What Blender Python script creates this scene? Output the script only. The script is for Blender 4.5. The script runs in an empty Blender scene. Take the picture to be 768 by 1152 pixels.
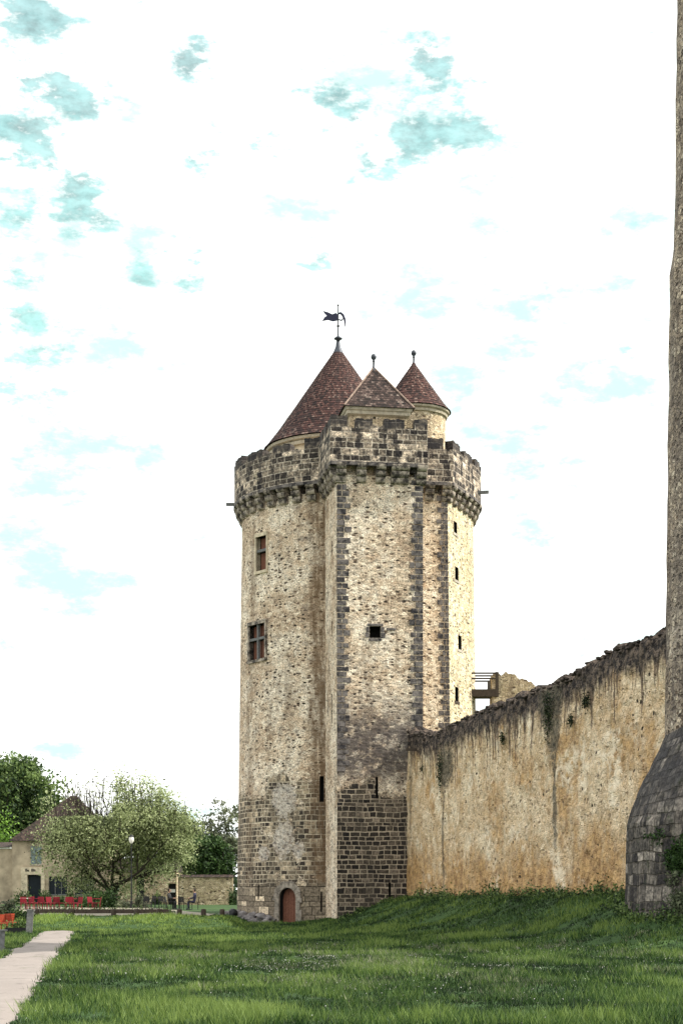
import bpy, bmesh, math, random
import numpy as np
from mathutils import Vector, Matrix, noise as mnoise
random.seed(7); rng = np.random.default_rng(7)
PI = math.pi; R_ = math.radians
SC = bpy.context.scene
COL = SC.collection
F = 1900.0            # focal length in photograph pixels, horizon on row 1000

def X(px, Y): return (px-384)/F*Y
def Z(py, Y): return (1000-py)/F*Y

# ------------------------------------------------------------------ materials
class NT:
    def __init__(s, name, rough=.9, world=False):
        if world:
            s.m = bpy.data.worlds.new(name)
        else:
            s.m = bpy.data.materials.new(name)
        s.m.use_nodes = True
        s.t = s.m.node_tree
        s.t.nodes.clear()
        if not world:
            s.out = s.n('ShaderNodeOutputMaterial')
            s.b = s.n('ShaderNodeBsdfPrincipled')
            s.b.inputs['Roughness'].default_value = rough
            s.b.inputs['Specular IOR Level'].default_value = .25
            s.t.links.new(s.b.outputs[0], s.out.inputs[0])
    def n(s, typ, **kw):
        nd = s.t.nodes.new(typ)
        for k, v in kw.items(): setattr(nd, k, v)
        return nd
    def put(s, sock, v):
        if isinstance(v, bpy.types.NodeSocket): s.t.links.new(v, sock)
        elif isinstance(v, (int, float)):
            try: sock.default_value = v
            except TypeError: sock.default_value = (v, v, v) if len(sock.default_value) == 3 else (v, v, v, 1)
        else:
            v = tuple(v)
            if len(sock.default_value) == 4 and len(v) == 3: v = v+(1,)
            sock.default_value = v
    def uv(s, name='UVMap'): return s.n('ShaderNodeUVMap', uv_map=name).outputs[0]
    def pos(s): return s.n('ShaderNodeNewGeometry').outputs['Position']
    def math(s, op, a, b=0.0, clamp=False):
        nd = s.n('ShaderNodeMath', operation=op, use_clamp=clamp); s.put(nd.inputs[0], a); s.put(nd.inputs[1], b); return nd.outputs[0]
    def vm(s, op, a, b):
        nd = s.n('ShaderNodeVectorMath', operation=op); s.put(nd.inputs[0], a); s.put(nd.inputs[1], b); return nd.outputs[0]
    def sep(s, v):
        nd = s.n('ShaderNodeSeparateXYZ'); s.put(nd.inputs[0], v); return nd.outputs
    def rgb(s, v):
        nd = s.n('ShaderNodeSeparateColor'); s.put(nd.inputs[0], v); return nd.outputs
    def scale(s, v, sc): return s.vm('MULTIPLY', v, sc)
    def noise(s, v, sc=1, det=4, ro=.6, col=False):
        nd = s.n('ShaderNodeTexNoise'); s.put(nd.inputs['Vector'], v)
        nd.inputs['Scale'].default_value = sc; nd.inputs['Detail'].default_value = det; nd.inputs['Roughness'].default_value = ro
        return nd.outputs[1] if col else nd.outputs[0]
    def vor(s, v, sc=1, feature='F1', rnd=1):
        nd = s.n('ShaderNodeTexVoronoi', feature=feature); s.put(nd.inputs['Vector'], v)
        nd.inputs['Scale'].default_value = sc; nd.inputs['Randomness'].default_value = rnd
        return nd.outputs
    def mr(s, v, a, b, c=0.0, d=1.0, smooth=True):
        nd = s.n('ShaderNodeMapRange'); nd.interpolation_type = 'SMOOTHSTEP' if smooth else 'LINEAR'
        for i, q in enumerate((v, a, b, c, d)): s.put(nd.inputs[i], q)
        return nd.outputs[0]
    def mix(s, f, a, b, mode='MIX'):
        nd = s.n('ShaderNodeMix', data_type='RGBA', blend_type=mode); s.put(nd.inputs[0], f); s.put(nd.inputs[6], a); s.put(nd.inputs[7], b); return nd.outputs[2]
    def ramp(s, f, stops):
        nd = s.n('ShaderNodeValToRGB'); s.put(nd.inputs[0], f); cr = nd.color_ramp
        while len(cr.elements) < len(stops): cr.elements.new(.5)
        for e, (p, c) in zip(cr.elements, stops): e.position = p; e.color = tuple(c)+(1,)
        return nd.outputs[0]
    def brick(s, v, w, h, mortar, off=.5, c1=(0, 0, 0), c2=(1, 1, 1), cm=(1, 1, 1), smooth=.3):
        nd = s.n('ShaderNodeTexBrick'); s.put(nd.inputs['Vector'], v); nd.offset = off
        nd.inputs['Color1'].default_value = tuple(c1)+(1,); nd.inputs['Color2'].default_value = tuple(c2)+(1,); nd.inputs['Mortar'].default_value = tuple(cm)+(1,)
        nd.inputs['Scale'].default_value = 1; nd.inputs['Brick Width'].default_value = w; nd.inputs['Row Height'].default_value = h
        nd.inputs['Mortar Size'].default_value = mortar; nd.inputs['Mortar Smooth'].default_value = smooth; nd.inputs['Bias'].default_value = 0
        return nd.outputs
    def warp(s, v, sc, amt, det=3):
        c = s.vm('SUBTRACT', s.noise(v, sc, det, .6, col=True), (.5, .5, .5))
        return s.vm('ADD', v, s.scale(c, (amt, amt, 0)))
    def finish(s, col, height=None, bump=.6, dist=.05):
        s.put(s.b.inputs['Base Color'], col)
        if height is not None:
            b = s.n('ShaderNodeBump'); b.inputs['Strength'].default_value = bump; b.inputs['Distance'].default_value = dist
            s.put(b.inputs['Height'], height); s.put(s.b.inputs['Normal'], b.outputs[0])
        return s.m

def plain(name, c, rough=.8, metal=0, var=.25, sc=6):
    t = NT(name, rough); t.b.inputs['Metallic'].default_value = metal
    n = t.noise(t.pos(), sc, 4)
    lo = tuple(q*(1-var) for q in c); hi = tuple(min(1, q*(1+var)) for q in c)
    return t.finish(t.ramp(n, [(.3, lo), (.7, hi)]), n, .2, .02)

def rubble_layers(t, uv, cream, specks=.55, fine=.7, stains=1):
    """lime render with dark stones showing through; returns colour, height"""
    d1 = t.warp(uv, 1.6, .14)
    big = t.noise(uv, .42, 5, .65)
    med = t.noise(uv, 2.3, 5, .7)
    base = t.ramp(t.math('ADD', t.math('MULTIPLY', big, .6), t.math('MULTIPLY', med, .4)), cream)
    # pale stones set in the render
    vs = t.vor(t.scale(d1, (3.3, 5.8, 1)), 1)
    vr = t.rgb(vs['Color'])
    stone = t.ramp(vr[1], [(0, (.10, .075, .055)), (.35, (.33, .25, .18)), (.7, (.52, .42, .31)), (1, (.80, .70, .56))])
    edge = t.vor(t.scale(d1, (3.3, 5.8, 1)), 1, 'DISTANCE_TO_EDGE')['Distance']
    inside = t.mr(edge, .03, .11)
    col = t.mix(t.math('MULTIPLY', inside, t.mr(med, .36, .56, 0, .75)), base, stone)
    crev = t.math('MULTIPLY', t.mr(edge, .015, .07, 1, 0), t.mr(t.noise(uv, 3.1, 5, .75), .44, .60, 0, .85))
    col = t.mix(crev, col, (.055, .04, .03))
    # dark stones and put-log holes
    v2 = t.vor(t.scale(t.warp(uv, 3, .1), (3.0, 6.6, 1)), 1)
    r2 = t.rgb(v2['Color'])
    dens = t.mr(t.noise(t.scale(uv, (.7, 1.5, 1)), .9, 4, .7), .34, .62, .93, .90-specks)
    sp = t.math('MULTIPLY', t.math('GREATER_THAN', r2[0], dens), t.mr(v2['Distance'], .28, .42, 1, 0))
    dk = t.mix(r2[2], (.028, .022, .018), (.13, .09, .065))
    col = t.mix(sp, col, dk)
    v3 = t.vor(t.scale(t.warp(uv, 5, .06), (6.5, 11.5, 1)), 1)
    r3 = t.rgb(v3['Color'])
    sp3 = t.math('MULTIPLY', t.math('GREATER_THAN', r3[0], t.mr(t.noise(uv, 1.1, 3, .7), .35, .65, .93, fine)), t.mr(v3['Distance'], .2, .4, 1, 0))
    col = t.mix(t.math('MULTIPLY', sp3, .85), col, (.07, .05, .036))
    # weathering: running stains
    st = t.noise(t.scale(uv, (1.3, .13, 1)), 1, 5, .65)
    col = t.mix(t.mr(st, .50, .68, 0, .5*stains), col, (.14, .10, .07))
    g = t.noise(uv, .65, 6, .75)
    col = t.mix(t.mr(g, .55, .68, 0, .6), col, (.13, .11, .10))
    gr = t.noise(uv, 14, 3, .6)
    col = t.mix(.8, col, t.mix(t.mr(gr, .3, .7), (.42, .40, .39), (1.8, 1.78, 1.74)), 'MULTIPLY')
    h = t.math('SUBTRACT', t.math('ADD', t.math('MULTIPLY', inside, .35), t.math('MULTIPLY', med, .7)), t.math('ADD', sp, t.math('MULTIPLY', sp3, .5)))
    return col, h

CREAM = [(.33, (.20, .14, .10)), (.41, (.46, .34, .24)), (.48, (.68, .55, .42)), (.56, (.88, .79, .67)), (.68, (.58, .44, .32))]

def stones(t, uv, w, h, mortar, rnd=.75):
    """coursed stones of uneven width and height: (random per stone, second random, mortar mask)"""
    s = t.sep(uv); wob = t.n('ShaderNodeCombineXYZ'); t.put(wob.inputs[1], s[1])
    v = t.math('ADD', s[1], t.math('MULTIPLY', t.noise(wob.outputs[0], 1.3, 1), h*1.6))
    vh = t.math('DIVIDE', v, h); row = t.math('FLOOR', vh); fr = t.math('FRACT', vh)
    wn = t.n('ShaderNodeTexWhiteNoise', noise_dimensions='1D'); t.put(wn.inputs['W'], row); hs = wn.outputs[0]
    W = t.math('ADD', t.math('MULTIPLY', t.math('DIVIDE', s[0], w), t.math('ADD', t.math('MULTIPLY', hs, .5), .75)), t.math('MULTIPLY', hs, 173.0))
    a = t.n('ShaderNodeTexVoronoi', voronoi_dimensions='1D', feature='F1'); b = t.n('ShaderNodeTexVoronoi', voronoi_dimensions='1D', feature='DISTANCE_TO_EDGE')
    for q in (a, b): t.put(q.inputs['W'], W); q.inputs['Scale'].default_value = 1; q.inputs['Randomness'].default_value = rnd
    eu = t.math('MULTIPLY', b.outputs['Distance'], w); ev = t.math('MULTIPLY', t.math('MINIMUM', fr, t.math('SUBTRACT', 1, fr)), h)
    # rounded corners
    e = t.math('MINIMUM', t.math('MINIMUM', eu, ev), t.math('SUBTRACT', t.math('MULTIPLY', t.math('ADD', eu, ev), .75), mortar*.35))
    e = t.math('ADD', e, t.math('MULTIPLY', t.math('SUBTRACT', t.noise(uv, 4, 4, .7), .5), mortar*1.6))
    c = t.rgb(a.outputs['Color'])
    return c[0], c[1], t.mr(e, mortar*.45, mortar*1.15, 1, 0)

def coursed_layers(t, uv, w, h, mortar, lo, hi, cm, warp=.16):
    q = t.warp(uv, .9, warp); q = t.warp(q, 5, .05)
    r, r2, mfac = stones(t, q, w, h, mortar)
    b = {'Fac': mfac}
    mid = tuple((a+c)*.36 for a, c in zip(lo, hi))
    col = t.ramp(r, [(0, lo), (.45, mid), (.8, hi), (1, tuple(min(1, c*2.0) for c in hi))])
    n = t.noise(uv, 7, 4, .7)
    col = t.mix(.85, col, t.mix(t.mr(n, .3, .7), (.3, .3, .3), (1.8, 1.75, 1.65)), 'MULTIPLY')
    mc = t.mix(t.noise(uv, 3, 4, .7), tuple(c*.6 for c in cm), tuple(min(1, c*1.45) for c in cm))
    col = t.mix(b['Fac'], col, mc)
    return col, t.math('SUBTRACT', t.math('MULTIPLY', n, .5), b['Fac']), b['Fac']

def mat_keep(name, zb, lo, hi, cm, ashlar_top, cream=CREAM, patch=False, bw=.37, dark_band=None, stains_and_shade=()):
    t = NT(name, .95); uv = t.uv(); s = t.sep(uv)
    col, h = rubble_layers(t, uv, cream)
    if dark_band:
        n = t.noise(uv, 1.5, 6, .8)
        m = t.math('MULTIPLY', t.math('MULTIPLY', t.mr(s[1], dark_band[0]-1, dark_band[0]+.5), t.mr(s[1], dark_band[1]-1, dark_band[1]+2.2, 1, 0)), t.mr(n, .36, .52, .2, .92))
        col = t.mix(m, col, (.075, .062, .06))
    c2, h2, mf = coursed_layers(t, uv, bw, .25, .030, lo, hi, cm)
    st = t.noise(t.scale(uv, (.9, .2, 1)), 1, 5, .65)
    wob = t.math('MULTIPLY', t.math('SUBTRACT', t.noise(uv, .45, 7, .75), .5), 9.0)
    z = t.math('ADD', s[1], wob)
    m = t.mr(z, zb-.25, zb+.25, 1, 0)
    rem = t.mr(t.noise(uv, .5, 6, .72), .56, .60, 0, .9)
    if patch is not False: m = t.math('MULTIPLY', m, t.math('SUBTRACT', 1, rem))
    if patch:
        for (u0, z0, ru, rz) in patch:
            du = t.math('DIVIDE', t.math('SUBTRACT', s[0], u0), ru); dz = t.math('DIVIDE', t.math('SUBTRACT', s[1], z0), rz)
            d = t.math('ADD', t.math('MULTIPLY', du, du), t.math('MULTIPLY', dz, dz))
            d = t.math('ADD', d, t.math('MULTIPLY', t.math('SUBTRACT', t.noise(uv, 1.9, 6, .8), .5), 4.0))
            pm = t.mr(d, .7, 1.05, .6, 0); col = t.mix(pm, col, t.mix(t.mr(t.noise(uv, 6, 5, .8), .42, .58), (.09, .08, .08), (.55, .51, .47)))
            m = t.math('MULTIPLY', m, t.mr(d, .8, 1.0, 0, 1))
    col = t.mix(m, col, t.mix(t.mr(st, .4, .7, .0, .65), c2, (.05, .043, .036)))
    for (u0, ww, amt) in stains_and_shade:
        du = t.math('ABSOLUTE', t.math('SUBTRACT', t.math('ADD', s[0], t.math('MULTIPLY', t.math('SUBTRACT', t.noise(t.scale(uv, (.6, .25, 1)), 1, 5, .7), .5), 1.6)), u0))
        k = t.math('MULTIPLY', t.mr(du, 0, ww, amt, 0), t.mr(t.noise(t.scale(uv, (2.5, .5, 1)), 1, 5, .7), .38, .58, .25, 1))
        col = t.mix(k, col, (.13, .08, .045))
    hh = t.mix(m, rubble_h(t, uv), h2)
    if ashlar_top is not None:
        c3, h3, _ = coursed_layers(t, uv, .8, .38, .022, (.16, .13, .10), (.40, .33, .25), (.05, .04, .03), .1)
        m3 = t.mr(t.math('ADD', s[1], t.math('MULTIPLY', wob, .35)), ashlar_top-.15, ashlar_top+.15, 1, 0)
        col = t.mix(m3, col, c3); hh = t.mix(m3, hh, h3)
    return t.finish(col, hh, .75, .06)
def rubble_h(t, uv):
    a = t.noise(uv, 3, 5, .7); b = t.vor(t.scale(t.warp(uv, 3, .1), (3.0, 6.6, 1)), 1)['Distance']
    return t.math('ADD', a, t.math('MULTIPLY', b, .5))

def mat_parapet():
    t = NT('weathered_ashlar', .95); uv = t.uv()
    c, h, mf = coursed_layers(t, uv, .50, .30, .026, (.016, .014, .016), (.30, .25, .21), (.46, .40, .34), .09)
    n = t.noise(uv, 1.0, 5, .7)
    c = t.mix(t.mr(n, .58, .66, 0, .65), c, (.50, .42, .32))
    s = t.noise(t.scale(uv, (1.6, .6, 1)), 1, 6, .75)
    c = t.mix(t.mr(s, .51, .60, 0, .8), c, (.016, .014, .017))
    c = t.mix(.8, c, t.mix(t.mr(t.noise(uv, 3.5, 6, .8), .35, .65), (.35, .35, .37), (1.9, 1.85, 1.75)), 'MULTIPLY')
    top = t.mr(t.math('ADD', t.sep(uv)[1], t.math('MULTIPLY', t.noise(uv, 1.4, 5, .7), 1.2)), 24.75, 25.15, 0, .85)
    c = t.mix(top, c, (.03, .027, .03))
    return t.finish(c, h, .8, .05)

def mat_tile(dark=False):
    t = NT('dark_tile' if dark else 'clay_tile', .9); uv = t.uv()
    b = t.brick(t.warp(uv, 4, .03), .17, .14, .012, c1=(0, 0, 0), c2=(1, 1, 1), smooth=.1)
    r = t.rgb(b['Color'])[0]
    c = t.ramp(r, [(0, (.014, .009, .010)), (.3, (.045, .021, .019)), (.65, (.085, .036, .031)), (.88, (.135, .068, .055)), (1, (.22, .15, .125))] if dark is False else [(0, (.012, .010, .010)), (.35, (.04, .026, .023)), (.7, (.085, .055, .048)), (.9, (.15, .105, .09)), (1, (.25, .20, .17))] if dark == 'old' else [(0, (.012, .009, .009)), (.5, (.035, .022, .018)), (1, (.09, .06, .045))])
    n = t.noise(uv, .9, 5, .7)
    c = t.mix(t.mr(n, .5, .68, 0, .55), c, (.055, .038, .036))
    c = t.mix(t.mr(t.noise(uv, 9, 4, .7), .55, .7, 0, .5), c, (.15, .10, .09) if not dark else (.05, .04, .03))
    c = t.mix(b['Fac'], c, (.02, .014, .013))
    return t.finish(c, t.math('SUBTRACT', r, b['Fac']), .6, .03)

def mat_rampart():
    t = NT('rampart_render', .95); uv = t.uv(); s = t.sep(uv); top = t.sep(t.uv('FromTop'))[1]
    cream = [(.32, (.24, .14, .07)), (.42, (.50, .34, .18)), (.50, (.68, .51, .33)), (.58, (.86, .73, .55)), (.70, (.56, .38, .21))]
    col, h = rubble_layers(t, uv, cream, .22, .86, 0)
    col = t.mix(.45, col, t.ramp(t.noise(uv, .7, 6, .7), [(.35, (.42, .29, .16)), (.5, (.64, .48, .31)), (.62, (.80, .68, .50))]))
    # iron-brown damp low on the wall and running down from the middle
    low = t.mr(t.math('ADD', s[1], t.math('MULTIPLY', t.math('SUBTRACT', t.noise(t.scale(uv, (.22, .15, 1)), 1, 6, .65), .5), 11)), .2, 2.4, 1, 0)
    rn = t.mr(t.noise(t.scale(uv, (.20, .16, 1)), 1, 6, .66), .50, .60, 0, 1)
    r = t.math('MAXIMUM', low, t.math('MULTIPLY', rn, .85))
    rust = t.mix(t.mr(t.noise(uv, 1.9, 6, .8), .35, .65), (.19, .092, .032), (.60, .36, .145))
    col = t.mix(t.math('MULTIPLY', r, .83), col, rust)
    pale = t.mr(t.noise(uv, .33, 5, .6), .54, .64, 0, .65)
    col = t.mix(t.math('MULTIPLY', pale, t.mr(t.noise(uv, 2.5, 4, .7), .4, .55)), col, (.88, .77, .61))
    # pits and missing stones, thickest in patches
    v = t.vor(t.scale(t.warp(uv, 3, .1), (3.6, 4.6, 1)), 1); rr = t.rgb(v['Color'])
    dn = t.mr(t.noise(uv, .42, 4, .6), .50, .68, 1.0, .74)
    pit = t.math('MULTIPLY', t.math('GREATER_THAN', rr[0], dn), t.mr(v['Distance'], .24, .36, 1, 0))
    col = t.mix(pit, col, (.05, .038, .028))
    # lichen-black runs from the ruined top
    sn = t.noise(t.scale(uv, (3.6, .10, 1)), 1, 5, .75)
    reach = t.math('MULTIPLY', t.mr(sn, .42, .66, 0, 1, False), t.math('ADD', 2.2, t.math('MULTIPLY', t.noise(t.scale(uv, (.3, .01, 1)), 1, 2), 3.2)))
    run = t.mr(t.math('SUBTRACT', top, reach), -.9, .15, 1, 0)
    rc = t.mix(t.mr(t.noise(t.scale(uv, (6, 2.2, 1)), 1, 5, .8), .42, .6), (.02, .014, .012), (.17, .11, .075))
    col = t.mix(t.math('MULTIPLY', run, .9), col, rc)
    tb = t.mr(t.math('ADD', top, t.math('MULTIPLY', t.math('SUBTRACT', t.noise(uv, 1.6, 5, .7), .5), 1.6)), 0.55, 1.35, 1, 0)
    tc = t.mix(t.mr(t.noise(uv, 3.2, 5, .8), .44, .6), (.02, .016, .016), (.16, .12, .095))
    col = t.mix(tb, col, tc)
    # dark patches where the facing has fallen
    for (u0, z0, ru, rz, a) in ((8.3, 5.9, 1.5, 1.2, .9), (8.0, 2.6, .22, 3.6, .7), (24.4, 7.4, 1.6, 1.3, .9), (25.0, 6.0, .9, 1.2, .85), (25.1, 3.6, .28, 2.4, .8), (1.0, 5.0, .3, 2.5, .5)):
        du = t.math('DIVIDE', t.math('SUBTRACT', s[0], u0), ru); dz = t.math('DIVIDE', t.math('SUBTRACT', s[1], z0), rz)
        d = t.math('ADD', t.math('MULTIPLY', du, du), t.math('MULTIPLY', dz, dz))
        d = t.math('ADD', d, t.math('MULTIPLY', t.math('SUBTRACT', t.noise(uv, 2.6, 6, .85), .5), 5.0))
        col = t.mix(t.mr(d, .3, 1.1, a, 0), col, t.mix(t.mr(t.noise(uv, 6, 4, .8), .4, .6), (.02, .022, .018), (.15, .125, .09)))
    return t.finish(col, t.math('SUBTRACT', h, pit), .8, .07)

def mat_tower(name, big):
    t = NT(name, .95); uv = t.uv()
    if big:
        c, h, mf = coursed_layers(t, uv, .50, .36, .028, (.022, .02, .024), (.13, .118, .112), (.06, .052, .045), .28)
        c = t.mix(t.mr(t.noise(uv, 1.9, 6, .75), .56, .68, 0, .55), c, (.28, .24, .20))
        s = t.noise(t.scale(uv, (3, .3, 1)), 1, 5, .7)
        c = t.mix(t.mr(s, .5, .66, 0, .6), c, (.28, .24, .21))
        c = t.mix(t.mr(t.noise(uv, 1.7, 5, .7), .56, .68, 0, .7), c, (.035, .045, .022))
        c = t.mix(t.math('MULTIPLY', t.mr(t.sep(uv)[1], 1.5, 3.5), t.mr(t.noise(uv, 1.3, 6, .75), .40, .55, .25, .85)), c, (.04, .038, .043))
        c = t.mix(.8, c, t.mix(t.mr(t.noise(uv, 5, 6, .8), .35, .65), (.35, .35, .36), (1.8, 1.75, 1.65)), 'MULTIPLY')
        return t.finish(c, h, .9, .09)
    col, h = rubble_layers(t, uv, [(.34, (.07, .055, .045)), (.44, (.19, .15, .12)), (.53, (.38, .32, .265)), (.62, (.6, .52, .44))], .7, .55)
    col = t.mix(t.mr(t.noise(t.scale(uv, (.7, .18, 1)), 1, 6, .7), .42, .6, 0, .65), col, (.11, .09, .08))
    return t.finish(col, h, .9, .1)

def mat_ground():
    t = NT('turf', 1.0); p = t.pos()
    n1 = t.noise(p, .22, 5, .65); n2 = t.noise(p, 2.2, 5, .7); n3 = t.noise(p, 14, 4, .8)
    c = t.ramp(t.math('ADD', t.math('MULTIPLY', n1, .5), t.math('MULTIPLY', n2, .5)), [(.35, (.014, .032, .009)), (.5, (.03, .065, .016)), (.62, (.055, .10, .024)), (.75, (.09, .10, .04))])
    c = t.mix(.8, c, t.mix(n3, (.25, .25, .25), (1.8, 1.8, 1.8)), 'MULTIPLY')
    return t.finish(c, n3, .6, .05)

def mat_leaf(name, dark, mid, light, trans=.25, top=None):
    t = NT(name, .6)
    a = t.n('ShaderNodeAttribute', attribute_name='rnd').outputs['Fac']
    n = t.noise(t.pos(), .7, 3, .6)
    f = t.math('ADD', t.math('MULTIPLY', a, .75), t.math('MULTIPLY', n, .25))
    c = t.ramp(f, [(.15, dark), (.45, mid), (.8, light)]+([(.9, top)] if top else []))
    t.put(t.b.inputs['Base Color'], c)
    tr = t.n('ShaderNodeBsdfTranslucent'); t.put(tr.inputs[0], t.mix(.5, c, (.6, .8, .2), 'SCREEN') if False else c)
    ms = t.n('ShaderNodeMixShader'); ms.inputs[0].default_value = trans
    t.t.links.new(t.b.outputs[0], ms.inputs[1]); t.t.links.new(tr.outputs[0], ms.inputs[2]); t.t.links.new(ms.outputs[0], t.out.inputs[0])
    return t.m

def mat_gravel(name, a, b):
    t = NT(name, 1.0); p = t.pos()
    n = t.noise(p, .5, 4, .6); m = t.noise(p, 18, 4, .8)
    c = t.mix(n, a, b); c = t.mix(.6, c, t.mix(m, (.5, .5, .5), (1.35, 1.35, 1.35)), 'MULTIPLY')
    c = t.mix(t.mr(t.noise(p, 1.3, 6, .75), .52, .66, 0, .6), c, tuple(q*.5 for q in a))
    c = t.mix(t.mr(t.noise(p, .9, 6, .8), .60, .68, 0, .7), c, (.06, .075, .03))
    return t.finish(c, m, .4, .02)

def mat_masonry_wall():
    t = NT('old_stone_wall', .95); uv = t.uv()
    c, h = rubble_layers(t, uv, [(.3, (.30, .23, .14)), (.45, (.46, .37, .24)), (.6, (.58, .48, .33)), (.75, (.45, .36, .24))], .3, .8)
    return t.finish(c, h, .5, .04)

CX, CY = .95, 100.0
def outline(R, rc=None, n=72):
    """hull of the round tower and its square corner, counter-clockwise from above"""
    k = R/6.82; dist = 7.84*k if rc is None else rc
    a0 = math.atan2(93.9-CY, 5.88-CX)       # direction of the corner from the centre
    half = math.acos(R/dist)
    pts = [(CX+dist*math.cos(a0), CY+dist*math.sin(a0))]
    a1 = a0+half; a2 = a0-half+2*PI
    T1 = (CX+R*math.cos(a1), CY+R*math.sin(a1)); T2 = (CX+R*math.cos(a2), CY+R*math.sin(a2))
    c = pts[0]; seg = 8
    out = [(c[0]+(T1[0]-c[0])*i/seg, c[1]+(T1[1]-c[1])*i/seg) for i in range(seg)]
    out += [(CX+R*math.cos(a1+(a2-a1)*i/n), CY+R*math.sin(a1+(a2-a1)*i/n)) for i in range(n+1)]
    out += [(T2[0]+(c[0]-T2[0])*i/seg, T2[1]+(c[1]-T2[1])*i/seg) for i in range(1, seg)]
    return out
HULL = outline(6.9)
M = {}
def u_of(px):
    'arc length (as in the wall UV) of a photograph column on the round front'
    o = HULL; best = None; acc = 0
    for k in range(len(o)):
        a, b = o[k], o[(k+1) % len(o)]; L = math.dist(a, b)
        if a[1] < 99.5 and a[0] < 1.5:
            d = abs(384+a[0]/a[1]*F-px)
            if best is None or d < best[0]: best = (d, acc)
        acc += L
    return best[1]
M['round'] = mat_keep('keep_round_masonry', 5.6, (.035, .028, .025), (.28, .225, .165), (.62, .52, .39), .2,
    patch=[(u_of(319), 5.0, .9, 1.0), (u_of(317), 2.7, .75, 1.15), (u_of(300), 2.0, .5, .5), (u_of(338), 2.2, .4, .5)], stains_and_shade=[(u_of(352), .85, .85), (u_of(366), .5, .9), (u_of(283), .6, .5)])  # the strip against the turret is corner shade put into the colour
# ------------------------------------------------------------------ mesh builder
class MB:
    def __init__(s): s.v = []; s.f = []; s.uv = []; s.mi = []; s.uv2 = []
    def face(s, pts, uvs=None, mi=0, uv2=None):
        i = len(s.v); s.v += [tuple(p) for p in pts]; s.f.append(tuple(range(i, i+len(pts))))
        s.uv.append(uvs); s.mi.append(mi); s.uv2.append(uv2)
    def box(s, o, ax, ay, az, mi=0):
        """o = a corner; ax, ay, az edge vectors"""
        o, ax, ay, az = map(Vector, (o, ax, ay, az))
        if ax.cross(ay).dot(az) < 0: ax, ay = ay, ax
        c = [o, o+ax, o+ax+ay, o+ay]; d = [p+az for p in c]
        s.face([c[3], c[2], c[1], c[0]], mi=mi); s.face(d, mi=mi)
        for k in range(4):
            s.face([c[k], c[(k+1) % 4], d[(k+1) % 4], d[k]], mi=mi)
    def cbox(s, c, sx, sy, sz, rz=0, mi=0):
        """box by centre of its base"""
        a = Vector((math.cos(rz), math.sin(rz), 0)); b = Vector((-a.y, a.x, 0)); c = Vector(c)
        s.box(c-a*sx/2-b*sy/2, a*sx, b*sy, Vector((0, 0, sz)), mi)
    def loft(s, rings, us=None, mi=0, cap=True, closed=True):
        """rings: list of point lists bottom to top, counter-clockwise from above"""
        n = len(rings[0])
        if us is None:
            us = [0]
            for k in range(n):
                us.append(us[-1]+(Vector(rings[0][(k+1) % n])-Vector(rings[0][k])).length)
        vs = [0]
        for a, b in zip(rings, rings[1:]):
            vs.append(vs[-1]+min((Vector(b[0])-Vector(a[0])).length, 1e9))
        z0 = rings[0][0][2]
        for j, (a, b) in enumerate(zip(rings, rings[1:])):
            for k in range(n if closed else n-1):
                k2 = (k+1) % n
                s.face([a[k], a[k2], b[k2], b[k]], [(us[k], z0+vs[j]), (us[k+1], z0+vs[j]), (us[k+1], z0+vs[j+1]), (us[k], z0+vs[j+1])], mi)
        if cap and closed:
            s.face(list(reversed(rings[0])), mi=mi); s.face(rings[-1], mi=mi)
    def tube(s, pts, rad, n=6, mi=0, cap=True):
        pts = [Vector(p) for p in pts]; rings = []
        if not hasattr(rad, '__len__'): rad = [rad]*len(pts)
        for i, p in enumerate(pts):
            d = (pts[min(i+1, len(pts)-1)]-pts[max(i-1, 0)]).normalized()
            a = d.cross(Vector((0.3, 1, 0.05))).normalized(); b = d.cross(a).normalized()
            rings.append([p+a*rad[i]*math.cos(2*PI*k/n)+b*rad[i]*math.sin(2*PI*k/n) for k in range(n)])
        for a, b in zip(rings, rings[1:]):
            for k in range(n):
                s.face([a[k], a[(k+1) % n], b[(k+1) % n], b[k]], mi=mi)
        if cap: s.face(list(reversed(rings[0])), mi=mi); s.face(rings[-1], mi=mi)
    def build(s, name, mats, parent=None, loc=(0, 0, 0), merge=True, smooth=False, bevel=0):
        me = bpy.data.meshes.new(name); o = Vector(loc)
        me.from_pydata([tuple(Vector(p)-o) for p in s.v], [], s.f)
        if not isinstance(mats, (list, tuple)): mats = [mats]
        for m in mats: me.materials.append(m)
        ul = me.uv_layers.new(name='UVMap'); has2 = any(q is not None for q in s.uv2)
        ul2 = me.uv_layers.new(name='FromTop') if has2 else None
        for fi, p in enumerate(me.polygons):
            p.material_index = s.mi[fi]; p.use_smooth = smooth
            uv = s.uv[fi]
            if uv is None:
                n = p.normal
                if abs(n.z) > .75: uv = [(s.v[i][0], s.v[i][1]) for i in s.f[fi]]
                else:
                    t = Vector((-n.y, n.x, 0)).normalized()
                    uv = [(Vector(s.v[i]).dot(t), s.v[i][2]) for i in s.f[fi]]
            for li, q in zip(p.loop_indices, uv): ul.data[li].uv = q
            if has2:
                for li, q in zip(p.loop_indices, s.uv2[fi] or [(0, 0)]*len(s.f[fi])): ul2.data[li].uv = q
        if merge:
            bm = bmesh.new(); bm.from_mesh(me); bmesh.ops.remove_doubles(bm, verts=bm.verts, dist=1e-4)
            if bevel: bmesh.ops.bevel(bm, geom=bm.edges[:], offset=bevel, segments=1, affect='EDGES')
            bmesh.ops.recalc_face_normals(bm, faces=bm.faces); bm.to_mesh(me); bm.free()
        ob = bpy.data.objects.new(name, me); COL.objects.link(ob)
        if parent:
            ob.parent = parent; ob.location = o-world_loc(parent)
        else: ob.location = o
        return ob
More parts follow.
